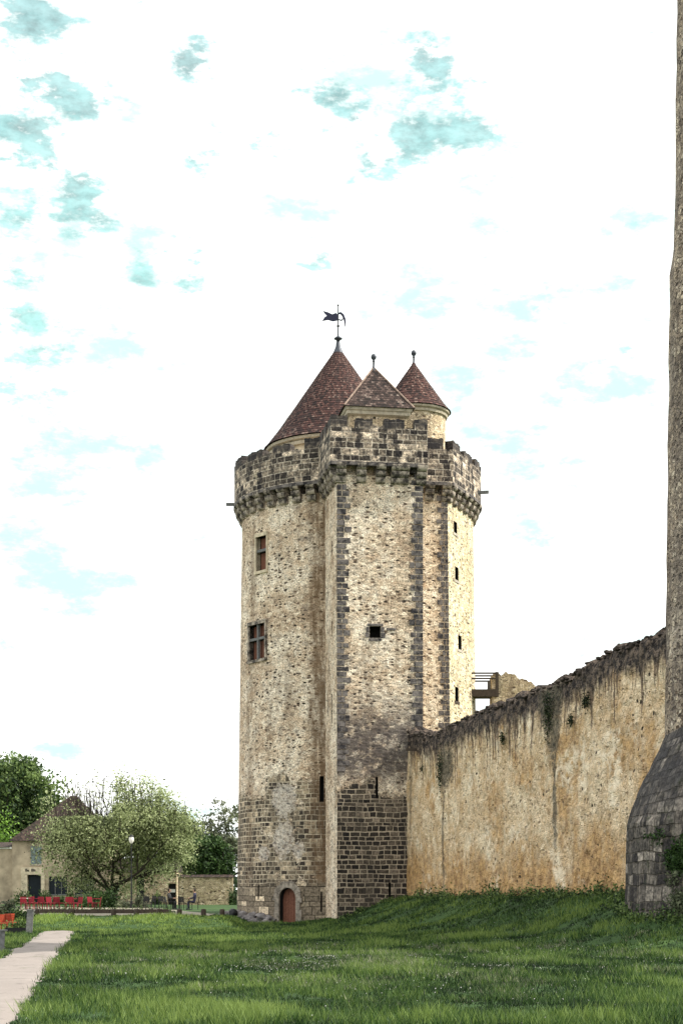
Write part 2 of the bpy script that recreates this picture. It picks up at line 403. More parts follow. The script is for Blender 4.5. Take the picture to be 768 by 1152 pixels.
def world_loc(o):
    v = o.location.copy()
    while o.parent: o = o.parent; v += o.location
    return v
def tag(o, label=None, cat=None, group=None, kind=None):
    if label: o['label'] = label
    if cat: o['category'] = cat
    if group: o['group'] = group
    if kind: o['kind'] = kind
    return o
def empty(name, loc):
    o = bpy.data.objects.new(name, None); COL.objects.link(o); o.location = loc; o.empty_display_size = .3; return o
def kids(o): return [c for c in bpy.data.objects if c.parent == o]
def copy_tree(o, parent=None, table=None):
    if table is None:
        table = {}
        for q in bpy.data.objects:
            if q.parent: table.setdefault(q.parent.name, []).append(q)
    c = o.copy(); COL.objects.link(c); c.parent = parent
    for ch in table.get(o.name, []): copy_tree(ch, c, table)
    return c
def cut(ob, cutters):
    for c in cutters:
        md = ob.modifiers.new('b', 'BOOLEAN'); md.object = c; md.operation = 'DIFFERENCE'; md.solver = 'EXACT'
    dg = bpy.context.evaluated_depsgraph_get()
    me = bpy.data.meshes.new_from_object(ob.evaluated_get(dg), preserve_all_data_layers=True, depsgraph=dg)
    ob.modifiers.clear(); ob.data = me
    for c in cutters: bpy.data.objects.remove(c)

M['turret'] = mat_keep('turret_masonry', 5.4, (.014, .012, .013), (.13, .105, .085), (.44, .36, .275), None, bw=.40, dark_band=(6, 9))
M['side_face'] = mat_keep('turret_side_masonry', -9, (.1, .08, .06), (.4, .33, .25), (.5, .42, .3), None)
M['right'] = mat_keep('keep_side_masonry', -9, (.1, .08, .06), (.4, .33, .25), (.5, .42, .3), None,
    cream=[(.3, (.42, .36, .22)), (.45, (.60, .52, .33)), (.6, (.74, .68, .50)), (.75, (.66, .58, .36))])
M['parapet'] = mat_parapet(); M['tile'] = mat_tile(); M['darktile'] = mat_tile(True); M['rampart'] = mat_rampart()
M['tower'] = mat_tower('great_tower_masonry', False); M['skirt'] = mat_tower('great_tower_batter', True)
M['turf'] = mat_ground(); M['stone_wall'] = mat_masonry_wall()
M['quoin'] = (lambda t: t.finish(t.mix(t.mr(t.noise(t.pos(), 2.2, 6, .8), .38, .62), (.022, .02, .024), (.20, .175, .165)), t.noise(t.pos(), 9, 4), .5, .03))(NT('dark_quoin', .9))
M['corbel'] = (lambda t: t.finish(t.mix(t.mr(t.noise(t.pos(), 2.5, 5, .8), .4, .62), (.05, .042, .04), (.46, .39, .32)), t.noise(t.pos(), 8, 4), .5, .03))(NT('corbel_stone', .9))
M['cream'] = plain('cream_render', (.58, .49, .36), .95, 0, .3, 3)
M['cornice'] = plain('cornice_stone', (.46, .40, .31), .9, 0, .3, 5)
M['archstone'] = plain('arch_stone', (.25, .215, .18), .95, 0, .6, 4)
M['hipmortar'] = plain('hip_mortar', (.26, .19, .155), .95, 0, .5, 5)
M['tile_old'] = mat_tile('old')
M['ruin'] = plain('ruined_top_stone', (.055, .043, .036), .95, 0, .8, 4)
M['lead'] = plain('lead', (.06, .065, .08), .5, .4)
M['iron'] = plain('iron', (.03, .03, .035), .5, .5)
M['banner'] = plain('painted_iron_banner', (.03, .03, .06), .5, .3)
M['wood'] = plain('old_wood', (.06, .045, .035), .85)
M['greywood'] = plain('silvered_wood', (.15, .15, .15), .85, 0, .35, 10)
M['shutter'] = plain('brown_shutter', (.17, .07, .045), .75, 0, .3, 12)
M['hole'] = plain('dark_void', (.012, .011, .011), 1)
M['lightstone'] = plain('dressed_stone', (.42, .37, .31), .9, 0, .4, 6)
M['footing'] = plain('footing_stone', (.17, .155, .155), .95, 0, .6, 3)
M['white'] = plain('white_paint', (.75, .74, .70), .6, 0, .08)
M['red'] = plain('red_lacquer', (.20, .010, .022), .6, 0, .2)
M['orange'] = plain('orange_lacquer', (.30, .045, .02), .6, 0, .2)
M['black'] = plain('black_paint', (.012, .012, .014), .5)
M['skin'] = plain('skin', (.45, .28, .2), .6)
M['blueshutter'] = plain('grey_green_shutter', (.16, .20, .20), .6)
M['cafe'] = plain('cafe_render', (.40, .325, .235), .95, 0, .4, .9)
M['glass'] = (lambda t: (t.b.inputs['Roughness'].__setattr__('default_value', .25), t.b.inputs['Specular IOR Level'].__setattr__('default_value', .06), t.finish(t.mix(t.noise(t.pos(), 1.2), (.01, .012, .015), (.03, .04, .05))))[-1])(NT('window_glass', .1))
M['gravel'] = mat_gravel('pale_gravel', (.20, .172, .158), (.31, .27, .25))
M['gravel2'] = mat_gravel('terrace_gravel', (.23, .205, .16), (.31, .28, .22))
M['bark'] = plain('bark', (.035, .028, .022), .95, 0, .5, 8)
M['leaf_dark'] = mat_leaf('dark_foliage', (.010, .022, .008), (.025, .055, .014), (.06, .11, .028))
M['leaf_black'] = mat_leaf('creeper_leaves', (.006, .010, .005), (.016, .026, .010), (.045, .06, .02), .1)
M['leaf_light'] = mat_leaf('young_foliage', (.045, .058, .026), (.20, .24, .10), (.54, .60, .33), .5)
M['leaf_mid'] = mat_leaf('green_foliage', (.010, .024, .008), (.04, .075, .022), (.17, .24, .075))
M['leaf_grey'] = mat_leaf('greygreen_foliage', (.04, .05, .03), (.10, .12, .07), (.20, .22, .13))
M['hedge'] = mat_leaf('hedge_leaves', (.04, .09, .015), (.11, .22, .03), (.22, .38, .06))
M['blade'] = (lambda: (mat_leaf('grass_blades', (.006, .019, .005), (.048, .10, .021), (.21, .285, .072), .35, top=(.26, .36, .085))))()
M['petal'] = plain('daisy_petal', (.36, .36, .33), .8)

# ------------------------------------------------------------------ terrain
def sm(t): t = np.clip(t, 0, 1); return t*t*(3-2*t)
WS = np.array([3.46, 90.0]); WE = np.array([10.9, 51.8])
wd = (WE-WS)/np.linalg.norm(WE-WS); wn = np.array([wd[1], -wd[0]])   # wn points to the left of the rampart (towards the field)
def ground(x, y):
    x = np.asarray(x, float); y = np.asarray(y, float)
    base = -1.7-.38*sm((y-25)/60)
    d = (x-WS[0])*wn[0]+(y-WS[1])*wn[1]; s = (x-WS[0])*wd[0]+(y-WS[1])*wd[1]
    zw = -.5+.3*np.clip(s/33, 0, 1)
    fo = np.where(d > 0, .86*np.exp(-(np.maximum(d, 0)/3.1)**2)+.14*np.exp(-(np.maximum(d, 0)/9)**2), 1)
    fo = fo*(1-.75*sm((s-36)/16))*sm((s+16)/12)
    z = base+(zw-base)*fo
    ter = np.minimum(-1.47+.0032*(y-90), -1.2)
    m = sm((y-82)/8)*sm((-4.6-x)/1.8)
    back = sm((y-108)/10)
    m = np.maximum(m, back)
    z = z*(1-m)+ter*m
    z = z+(.05*np.sin(x*.9+1.3*np.sin(y*.37))*np.cos(y*.61+x*.2)+.03*np.sin(x*2.3+y*1.1))*np.where(m > .98, .15, 1)
    far = np.sqrt(x*x+y*y)
    return z-0*far
def gz(x, y): return float(ground(x, y))

def axis(lo, hi, step, far):
    a = list(np.arange(lo, hi+1e-6, step)); g = step
    l = lo
    while l > -far: g *= 1.35; l -= g; a.insert(0, l)
    g = step; h = hi
    while h < far: g *= 1.35; h += g; a.append(h)
    return np.array(a)
xs = axis(-32, 26, .4, 2500); ys = axis(12, 120, .4, 2500)
gx, gy = np.meshgrid(xs, ys); gzv = ground(gx, gy)
def np_mesh(name, verts, faces, mat, parent=None, rnd=None, smooth=False, mats=None):
    me = bpy.data.meshes.new(name); k = faces.shape[1]
    me.vertices.add(len(verts)); me.vertices.foreach_set('co', verts.astype(np.float32).ravel())
    me.loops.add(faces.size); me.loops.foreach_set('vertex_index', faces.astype(np.int32).ravel())
    me.polygons.add(len(faces)); me.polygons.foreach_set('loop_start', np.arange(0, faces.size, k, dtype=np.int32))
    me.polygons.foreach_set('loop_total', np.full(len(faces), k, np.int32))
    if smooth: me.polygons.foreach_set('use_smooth', np.ones(len(faces), bool))
    me.update(calc_edges=True); me.validate()
    if rnd is not None:
        at = me.attributes.new('rnd', 'FLOAT', 'POINT'); at.data.foreach_set('value', rnd.astype(np.float32))
    me.materials.append(mat)
    ob = bpy.data.objects.new(name, me); COL.objects.link(ob)
    if parent: ob.parent = parent; ob.location = -world_loc(parent)
    return ob
nx, ny = len(xs), len(ys)
idx = np.arange(nx*ny).reshape(ny, nx)
fc = np.stack([idx[:-1, :-1], idx[:-1, 1:], idx[1:, 1:], idx[1:, :-1]], -1).reshape(-1, 4)
g = np_mesh('ground', np.stack([gx, gy, gzv], -1).reshape(-1, 3), fc, M['turf'], smooth=True)
tag(g, 'uneven green castle lawn rising in a mound to the ruined rampart', None, kind='structure')

def strip(name, left, right, n, mat, dz=.03, w=8):
    V = []; 
    for i in range(n+1):
        t = i/n
        for j in range(w+1):
            q = j/w; jit = .08*math.sin(i*1.7)+.06*math.sin(i*.63+2) if j in (0, w) else 0
            x = (left[0]+(left[2]-left[0])*t)*(1-q)+(right[0]+(right[2]-right[0])*t)*q+jit; y = (left[1]+(left[3]-left[1])*t)*(1-q)+(right[1]+(right[3]-right[1])*t)*q
            V.append((x, y, gz(x, y)+dz*(0 if j in (0, w) else 1)-(.03 if j in (0, w) else 0)))
    V = np.array(V); ii = np.arange((n+1)*(w+1)).reshape(n+1, w+1)
    f = np.stack([ii[:-1, :-1], ii[:-1, 1:], ii[1:, 1:], ii[1:, :-1]], -1).reshape(-1, 4)
    return np_mesh(name, V, f, mat, smooth=True)
PL = (-2.95, 4, -14.35, 80.5); PR = (-1.55, 4, -12.6, 80.5)
tag(strip('path', PL, PR, 190, M['gravel'], .035), 'pale gravel path crossing the lawn at the left', kind='structure')
tag(strip('terrace_path', (-45, 91.2, -7.2, 91.2), (-45, 97.4, -7.2, 97.4), 90, M['gravel2'], .03), 'pale gravel walk along the top of the bank', kind='structure')
tag(strip('terrace', (-45, 97.4, -7.6, 97.4), (-45, 143, -13.6, 122), 60, M['gravel2'], .02, 60), 'gravel terrace in front of the cafe building', kind='structure')
def on_path(x, y):
    jt = np.array([.16*mnoise.noise((a*1.1, b_*.9, 3))+.12*mnoise.noise((a*4, b_*3, 5)) for a, b_ in zip(np.ravel(x), np.ravel(y))]).reshape(np.shape(x)); x = x+jt
    t = (y-4)/76.5; l = PL[0]+(PL[2]-PL[0])*t; r = PR[0]+(PR[2]-PR[0])*t
    return (x > l+.05) & (x < r-.05) & (y < 80.4)

# ------------------------------------------------------------------ the keep
def Rz(z): return 7.12-(z+2)/25*.32
keep = empty('castle_keep', (CX, CY, -2.1))
tag(keep, 'tall round stone keep with a square stair turret, battlements and three tiled roofs', 'castle tower')
o0 = outline(6.9); us = [0]
for k in range(len(o0)): us.append(us[-1]+math.dist(o0[k], o0[(k+1) % len(o0)]))
zs = [-3.2+i*(27.1/18) for i in range(19)]
zs = [z for z in zs if z < 21.6]+[21.95, 22.0, 22.6, 23.3, 23.9]
mb = MB(); mb.loft([[(x, y, z) for x, y in outline(Rz(z)-(.38 if z >= 22 else 0))] for z in zs], us)
for i, f in enumerate(mb.f):
    q = [mb.v[j] for j in f]; cx = sum(p[0] for p in q)/len(q); cy = sum(p[1] for p in q)/len(q)
    if mb.uv[i] and mb.uv[i][0][0] < 9.0 and mb.uv[i][0][0] < us[-1]*.25: mb.mi[i] = 1
# u coordinate of a photo column on the front of the round part
def circ_hit(px, R):
    t = (px-384)/F; a = 1+t*t; b = -2*(t*CX+CY); c = CX*CX+CY*CY-R*R; D = max(0, b*b-4*a*c)
    y = (-b-math.sqrt(D))/(2*a); p = Vector((t*y, y, 0)); return p, (p-Vector((CX, CY, 0))).normalized()
wall = mb.build('wall', [M['round'], M['right'], M['hole']], keep, keep.location, smooth=False)
for p in wall.data.polygons: p.use_smooth = abs(p.normal.z) < .5 and p.area < 3
m_ = wall.data
bm = bmesh.new(); bm.from_mesh(m_)
for e in bm.edges:
    if len(e.link_faces) == 2 and e.calc_face_angle(0) > .4: e.smooth = False
bm.to_mesh(m_); bm.free()
cutters = []
def cutter(mbc, mat='hole'):
    o = mbc.build('cutter', M[mat]); cutters.append(o); return o
def frame_axes(n): n = Vector((n.x, n.y, 0)).normalized(); return Vector((-n.y, n.x, 0)), n     # tangent, outward
def rect_cut(p, n, w, h, depth=.6, up=True):
    t, n = frame_axes(n); b = MB(); b.box(Vector(p)-t*w/2-n*depth, t*w, n*(depth+.5), Vector((0, 0, h)), 0); return cutter(b)

# windows of the round part -------------------------------------------------
def window(p, n, w, h, depth, mull, trans, shutters, surround=None, smat='lightstone'):
    t, n = frame_axes(n); p = Vector(p)
    rect_cut(p, n, w, h, depth)
    fr = MB(); th = .12
    # surround stones, proud of the wall
    if surround:
        q = p+n*.02
        sw = surround
        fr.box(q-t*(w/2+sw)-n*.3, t*sw, n*.32, Vector((0, 0, h)))
        fr.box(q+t*(w/2)-n*.3, t*sw, n*.32, Vector((0, 0, h)))
        fr.box(q-t*(w/2+sw)-n*.3+Vector((0, 0, h)), t*(w+2*sw), n*.34, Vector((0, 0, .2)))
        fr.box(q-t*(w/2+sw)-n*.3-Vector((0, 0, .16)), t*(w+2*sw), n*.37, Vector((0, 0, .16)))
    wob = fr.build('window', M[smat], keep, p)
    b = MB()
    zc = h*.56
    if trans: b.box(p-t*w/2-n*.18+Vector((0, 0, zc)), t*w, n*.14, Vector((0, 0, .14)))
    if mull:
        b.box(p-t*.07-n*.18, t*.14, n*.137, Vector((0, 0, zc))); b.box(p-t*.07-n*.18+Vector((0, 0, zc+.14)), t*.14, n*.137, Vector((0, 0, h-zc-.14)))
    if b.v: b.build('mullion', M['greywood'], wob, p)
    if shutters:
        cols = 2 if mull else 1
        for i in range(cols):
            for (z0, z1) in ((0.03, zc-.03), (zc+.17, h-.03)):
                s_ = MB(); x0 = -w/2+i*w/2+.05; ww = w/cols-.1
                for k in range(4): s_.box(p+t*(x0+k*ww/4)-n*(.34+.012*(k % 2))+Vector((0, 0, z0)), t*(ww/4-.012), n*.04, Vector((0, 0, z1-z0)))
                s_.build('shutter', M['shutter'], wob, p)
    return wob
p, n = circ_hit(294, 6.86); p.z = Z(642, p.y); window(p, n, 1.05, 1.95, .55, False, True, True, .10, 'cream')
p, n = circ_hit(289, 6.92); p.z = Z(742, p.y); window(p, n, 1.75, 2.0, .55, True, True, True, .14, 'corbel')

# turret ---------------------------------------------------------------------
th = R_(9); U = Vector((math.cos(th), math.sin(th), 0)); V_ = Vector((-math.sin(th), math.cos(th), 0))
W1 = Vector((-.235, 89.2, 0)); TW = 4.62
def tp(a, b, z=0): return W1+U*a+V_*b+Vector((0, 0, z))
tur_parts = []
def rect(a0, b0, a1, b1, z): return [tp(a0, b0, z), tp(a1, b0, z), tp(a1, b1, z), tp(a0, b1, z)]
mb = MB(); mb.loft([rect(0, 0, TW, 6, z) for z in list(np.linspace(-3.2, 21.9, 9))]+[rect(.35, .35, TW-.35, 6, z) for z in (21.95, 23.4)])
turret = mb.build('turret', [M['turret'], M['side_face'], M['hole']], keep, tp(TW/2, 2, -2.1))
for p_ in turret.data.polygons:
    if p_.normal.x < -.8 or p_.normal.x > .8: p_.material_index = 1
tc = []
b = MB(); a = TW*(421-378.5)/(475-378.5)
zc = Z(718, 89.6); b.box(tp(a-.3, .6, zc), U*.6, -V_*1.2, Vector((0, 0, .62))); tc.append(b.build('c', M['hole']))
sq_a, sq_z = a, zc
for (px, y0, y1, w) in ((423, 898, 874, .13), (437.5, 1012, 993, .12)):
    a = TW*(px-378.5)/(475-378.5); z = Z(y0, 89.6); b = MB(); b.box(tp(a-w/2, .5, z), U*w, -V_*1, Vector((0, 0, Z(y1, 89.6)-z))); tc.append(b.build('c', M['hole']))
for (z0, z1) in ((Z(626, 91.5), Z(611, 91.5)), (Z(815, 91.5), Z(782, 91.5)), (Z(715, 91.5), Z(700, 91.5))):
    b = MB(); b.box(tp(-.5, 1.7, z0), U*1, V_*.22, Vector((0, 0, z1-z0))); tc.append(b.build('c', M['hole']))
cut(turret, tc)
# stone surround of the square opening
fr = MB()
for (da, dz, w, h) in ((-.52, .02, .21, .27), (-.48, .31, .17, .28), (.31, .0, .24, .3), (.31, .32, .18, .27), (-.42, .63, .86, .13), (-.34, -.16, .68, .15), (.62, .42, .5, .13)):
    fr.box(tp(sq_a+da, -.03, sq_z+dz), U*w, V_*.2, Vector((0, 0, h)))
wq = fr.build('window', M['quoin'], keep, tp(sq_a, 0, sq_z), bevel=.015)
# quoins ---------------------------------------------------------------------
def quoins(a_from, sgn, z0, z1, wshort, wlong, origin, A, B, name='quoins'):
    b = MB(); z = z0; i = 0
    while z < z1:
        h = random.uniform(.26, .36); w = (wlong if i % 2 else wshort)*random.uniform(.85, 1.15)
        if True:
            d = random.uniform(.015, .035)
            s0 = origin+A*a_from
            # split long ones in two stones
            cuts = [0, w] if w < .55 or random.random() < .3 else [0, w*random.uniform(.4, .6), w]
            for c0, c1 in zip(cuts, cuts[1:]):
                o = s0+A*sgn*(c0+.012)-B*d+Vector((0, 0, z+.012))
                b.box(o, A*sgn*(c1-c0-.05), B*.25, Vector((0, 0, h-.055)))
        z += h; i += 1
    return b.build(name, M['quoin'], keep, origin+Vector((0, 0, z0)))
random.seed(11)
quoins(-.012, 1, 6.2, 21.3, .48, .72, tp(0, 0), U, V_)
quoins(TW+.012, -1, 4.9, 22.2, .5, .68, tp(0, 0), U, V_)
# outer square corner: quoins on its front face
def corner_pt(z): 
    o = outline(Rz(z)); return Vector((o[0][0], o[0][1], 0))
c8 = corner_pt(22); c0_ = corner_pt(8)
Af = Vector((math.cos(R_(189.4)), math.sin(R_(189.4)), 0)); Bf = Vector((-Af.y, Af.x, 0)); Bf = Bf if Bf.y > 0 else -Bf
b = MB(); z = 5.5; i = 0
while z < 22.2:
    h = random.uniform(.26, .36); w = (.62 if i % 2 else .42)*random.uniform(.85, 1.15); cp = corner_pt(z+h)
    o = cp+Af*-.012-Bf*.03+Vector((0, 0, z+.012))
    b.box(o, Af*(w*.48-.05), Bf*.25, Vector((0, 0, h-.055))); b.box(o+Af*w*.48, Af*(w*.52-.04), Bf*.25, Vector((0, 0, h-.055)))
    z += h; i += 1
b.build('quoins', M['quoin'], keep, corner_pt(8)+Vector((0, 0, 5.5)))
# small openings of the sunlit side -------------------------------------------
Dr = Vector((math.cos(R_(68.6)), math.sin(R_(68.6)), 0)); Nr = Vector((Dr.y, -Dr.x, 0))
def side_hit(px, z):
    c = corner_pt(z); t = (px-384)/F; k = (t*c.y-c.x)/(Dr.x-t*Dr.y); return c+Dr*k
for (px, y0, y1) in ((512, 600, 587), (513.5, 653, 638), (517, 731, 715), (513.5, 789, 773)):
    q = side_hit(px, 12); q = side_hit(px, Z(y0, q.y)); q.z = Z(y0, q.y)
    rect_cut(q, Nr, .62, Z(y1, q.y)-q.z, .5)
    f_ = MB(); h = Z(y1, q.y)-q.z
    f_.box(q-Dr*.45-Nr*.1-Vector((0, 0, .14)), Dr*.9, Nr*.14, Vector((0, 0, .14)))
    f_.box(q-Dr*.31-Nr*.3, Dr*.08, Nr*.05, Vector((0, 0, h)))
    f_.build('window', M['wood'] if y0 > 780 else M['lightstone'], keep, q)
# loops of the round part
for (px, y0, y1, w) in ((361.5, 902, 873, .26), (361.5, 1026, 1003, .1), (291, 1012, 995, .12)):
    q, n = circ_hit(px, 7.08); q.z = Z(y0, q.y); rect_cut(q, n, w, Z(y1, q.y)-q.z, .5)
# door ---------------------------------------------------------------------------
pd, nd = circ_hit(323.5, 7.13); t_, n_ = frame_axes(nd); dw = 1.12; pd.z = -2.35; dh = 1.85; r = dw/2
def arch_pts(w, h0, seg=14, extra=0):
    r = w/2+extra; return [(-r, 0), ] + [(r*math.cos(PI-PI*i/seg), h0+r*math.sin(PI*i/seg)) for i in range(seg+1)] + [(r, 0)]
def prism(b, pts, p, t, n, d0, d1):
    A = [p+t*x+Vector((0, 0, z))+n*d0 for x, z in pts]; B = [p+t*x+Vector((0, 0, z))+n*d1 for x, z in pts]
    b.face(A); b.face(list(reversed(B)))
    for k in range(len(pts)): k2 = (k+1) % len(pts); b.face([A[k], B[k], B[k2], A[k2]])
b = MB(); prism(b, arch_pts(dw, dh), pd, t_, n_, -.55, .6); cutter(b)
cut(wall, cutters)
door = empty('door', (0, 0, 0)); door.parent = keep; door.location = pd-world_loc(keep)
b = MB()
for k in range(6):
    x0 = -dw/2+k*dw/6; pts = []
    x1 = x0+dw/6-.012
    hz = lambda x: dh+math.sqrt(max(0, r*r-min(r, abs(x))**2))
    pts = [(x0, 0), (x1, 0), (x1, hz(x1)), ((x0+x1)/2, hz((x0+x1)/2)), (x0, hz(x0))]
    prism(b, pts, pd, t_, n_, -.42, -.36+.008*(k % 2))
b.build('leaf', M['shutter'], door, pd)
b = MB(); b.tube([pd+t_*.36-n_*.33+Vector((0, 0, 1.2)), pd+t_*.36-n_*.3+Vector((0, 0, 1.2))], .05, 8); b.build('handle', M['iron'], door, pd+Vector((0, 0, 1.2)))
b = MB(); seg = 9
for side in (-1, 1):
    z = 0
    while z < dh-.05:
        h = random.uniform(.28, .42); h = min(h, dh-z); w = random.uniform(.26, .46)
        x0 = side*(r+.01); b.box(pd+t_*x0-n_*.35+Vector((0, 0, z+.006)), t_*side*w, n_*.40, Vector((0, 0, h-.014))); z += h
for i in range(seg):
    a0 = PI*i/seg+.012; a1 = PI*(i+1)/seg-.012; ro = r+.36+.05*(i % 2)
    prism(b, [(r*1.01*math.cos(a), dh+r*1.01*math.sin(a)) for a in (a0, (a0+a1)/2, a1)]+[(ro*math.cos(a), dh+ro*math.sin(a)) for a in (a1, (a0+a1)/2, a0)], pd, t_, n_, -.35, .05)
b.build('arch', M['archstone'], door, pd)
# parapets --------------------------------------------------------------------------
ZP = 22.5; ZM = 24.85
def loop_band(pts, thick, zlow, topf, name, z_in=23.4, overhang=.12):
    """closed crenellated wall along pts (ccw); topf(s) gives the height"""
    P = [Vector((x, y, 0)) for x, y in pts]; n = len(P); L = [0]
    for k in range(n): L.append(L[-1]+(P[(k+1) % n]-P[k]).length)
    def at(s):
        s = s % L[-1]
        for k in range(n):
            if L[k+1] >= s: break
        q = P[k].lerp(P[(k+1) % n], (s-L[k])/max(1e-6, L[k+1]-L[k])); return q
    step = .09; S = list(np.arange(0, L[-1], step))
    for l in L[:-1]:
        if min(abs(l-s) for s in S) > .02: S.append(l)
        else:
            S = [l if abs(l-s) <= .02 else s for s in S]
    S = sorted(set(S))
    def inner(s):
        e = .05; d1 = (at(s+e)-at(s-e)).normalized(); return at(s)+Vector((-d1.y, d1.x, 0))*thick
    O = [at(s) for s in S]; I = [inner(s) for s in S]; m = len(S); b = MB()
    hs = [topf(s+step/2) for s in S]
    for k in range(m):
        k2 = (k+1) % m; s0 = S[k]; s1 = S[k2] if k2 else L[-1]; z = Vector((0, 0, 1)); h = hs[k]
        b.face([O[k]+z*zlow, O[k2]+z*zlow, O[k2]+z*h, O[k]+z*h], [(s0, zlow), (s1, zlow), (s1, h), (s0, h)])
        b.face([I[k2]+z*zlow, I[k]+z*zlow, I[k]+z*h, I[k2]+z*h], [(s1, zlow), (s0, zlow), (s0, h), (s1, h)])
        b.face([O[k]+z*h, O[k2]+z*h, I[k2]+z*h, I[k]+z*h], [(s0, h), (s1, h), (s1, h+thick), (s0, h+thick)])
        b.face([O[k2]+z*zlow, O[k]+z*zlow, I[k]+z*zlow, I[k2]+z*zlow], [(s1, 0), (s0, 0), (s0, thick), (s1, thick)])
        hp = hs[k-1]
        if abs(hp-h) > 1e-4:
            b.face([O[k]+z*min(h, hp), I[k]+z*min(h, hp), I[k]+z*max(h, hp), O[k]+z*max(h, hp)], [(0, h), (thick, h), (thick, hp), (0, hp)])
    o = b.build(name, M['parapet'], keep, (CX, CY, zlow), merge=False)
    return o, at, L[-1]
def cren(seed, mw, cw, depth):
    rr = random.Random(seed); segs = []; s = 0
    while s < 80:
        w = mw*rr.uniform(.8, 1.25); segs.append((s, s+w, ZM+rr.uniform(-.12, .06))); s += w
        w = cw*rr.uniform(.8, 1.2); segs.append((s, s+w, ZM-depth*rr.uniform(.7, 1.25))); s += w
    def f(s):
        for a, b_, z in segs:
            if a <= s < b_: return z+.03*math.sin(s*9.1)+.02*math.sin(s*23)
        return ZM
    return f
OP = outline(7.27, 8.30, 72)
par, atp, LP_ = loop_band(OP, .5, ZP, cren(3, 1.35, .75, .42), 'parapet')
a0 = -.42; PT = [tp(a0, -.42), tp(TW+.16, -.42), tp(TW+.16, 4.6), tp(a0, 4.6)]
part, att, LT_ = loop_band([(q.x, q.y) for q in PT], .48, ZP-.02, cren(8, 1.0, .55, .5), 'parapet')
# string course under each parapet
def ring_course(fn, L, z, h, proud, step=.5):
    b = MB(); S = np.arange(0, L, step)
    for s in S:
        w = step*.97; p0 = fn(s); p1 = fn(s+w); d = (p1-p0).normalized(); n = Vector((d.y, -d.x, 0))
        b.box(p0+n*proud-Vector((0, 0, -z)), p1-p0, -n*(proud+.25), Vector((0, 0, h)))
    return b
rc = ring_course(atp, LP_, ZP-.16, .17, .05); rc.build('string_course', M['quoin'], keep, (CX, CY, ZP))
rc = ring_course(att, LT_, ZP-.18, .17, .05); rc.build('string_course', M['quoin'], keep, tp(2, 2, ZP))
# corbels
def corbel(p, n, seed):
    rr = random.Random(seed); t, n = frame_axes(n); b = MB(); w = .52
    for i, (pr, z) in enumerate(((.50, -.50), (.37, -.84), (.21, -1.16))):
        h = .34; ww = w*rr.uniform(.93, 1.04); pr *= rr.uniform(.94, 1.05); k = 5
        prof = [(-.45, 0), (-.45, h-.015), (pr, h-.015)]+[(pr-(.20)*(1-math.cos(PI/2*j/k)), (h-.015)*(1-.95*math.sin(PI/2*j/k))*.75) for j in range(k+1)]
        A = [p+n*x+t*ww/2+Vector((0, 0, z+zz)) for x, zz in prof]; B = [p+n*x-t*ww/2+Vector((0, 0, z+zz)) for x, zz in prof]
        b.face(A); b.face(list(reversed(B)))
        for q in range(len(prof)): q2 = (q+1) % len(prof); b.face([A[q], B[q], B[q2], A[q2]])
    return b
zt = ZP+.14; s = .45; i = 0
while s < LP_-.2:
    p = atp(s); d = (atp(s+.05)-atp(s-.05)).normalized(); n = Vector((d.y, -d.x, 0))
    q = p-n*.45; q.z = zt
    # skip where the turret stands
    rel = q-W1; aa, bb = rel.dot(U), rel.dot(V_)
    if not (-.25 < aa < TW+.2 and -1 < bb < 6.5):
        corbel(q, n, i).build('corbel', M['corbel'], keep, q)
    s += .97; i += 1
for a in (.18, 1.27, 2.3, 3.12, 3.55, 4.5):
    q = tp(a, 0, zt-.02); corbel(q, -V_, i).build('corbel', M['corbel'], keep, q); i += 1
for bq in (.15, 1.1, 2.05, 3.0, 3.9):
    q = tp(0, bq, zt-.02); corbel(q, -U, i).build('corbel', M['corbel'], keep, q); i += 1
# roofs ------------------------------------------------------------------------------
def disc(cx, cy, r, z, n): return [(cx+r*math.cos(2*PI*k/n), cy+r*math.sin(2*PI*k/n), z) for k in range(n)]
def cone_roof(name, cx, cy, R, z0, z1, parent=keep, n=96, flare=.12):
    b = MB(); rows = int((z1-z0)/.16); rings = []
    def prof(t): return R*(1-t)+flare*max(0, 1-t*5)**2
    L = math.hypot(R, z1-z0); 
    for i in range(rows):
        t0 = i/rows; t1 = (i+1)/rows; r0 = prof(t0)+.022; r1 = max(.05, prof(t1)+.002)
        A = disc(cx, cy, r0, z0+(z1-z0)*t0, n); B = disc(cx, cy, r1, z0+(z1-z0)*t1, n); C = disc(cx, cy, prof(t1)+.022, z0+(z1-z0)*t1, n)
        for k in range(n):
            k2 = (k+1) % n; u0 = k/n*2*PI*R*.8; u1 = (k+1)/n*2*PI*R*.8
            b.face([A[k], A[k2], B[k2], B[k]], [(u0, L*t0), (u1, L*t0), (u1, L*t1), (u0, L*t1)])
            if i < rows-1: b.face([B[k], B[k2], C[k2], C[k]], [(u0, L*t1), (u1, L*t1), (u1, L*t1), (u0, L*t1)])
    for i, p in enumerate(b.v):
        a = math.atan2(p[1]-cy, p[0]-cx); t = (p[2]-z0)/(z1-z0); k = (1-t)*(.05*mnoise.noise((math.cos(a)*2, math.sin(a)*2, t*4+R))+.025*mnoise.noise((math.cos(a)*9, math.sin(a)*9, t*14)))
        b.v[i] = (p[0]+math.cos(a)*k, p[1]+math.sin(a)*k, p[2]+(.03*mnoise.noise((math.cos(a)*7, math.sin(a)*7, R)) if t < .02 else 0))
    b.face(list(reversed(disc(cx, cy, prof(0)-.08, z0+.03, n))))
    b.face(disc(cx, cy, .05, z1, n))
    return b.build(name, M['tile'], parent, (cx, cy, z0))
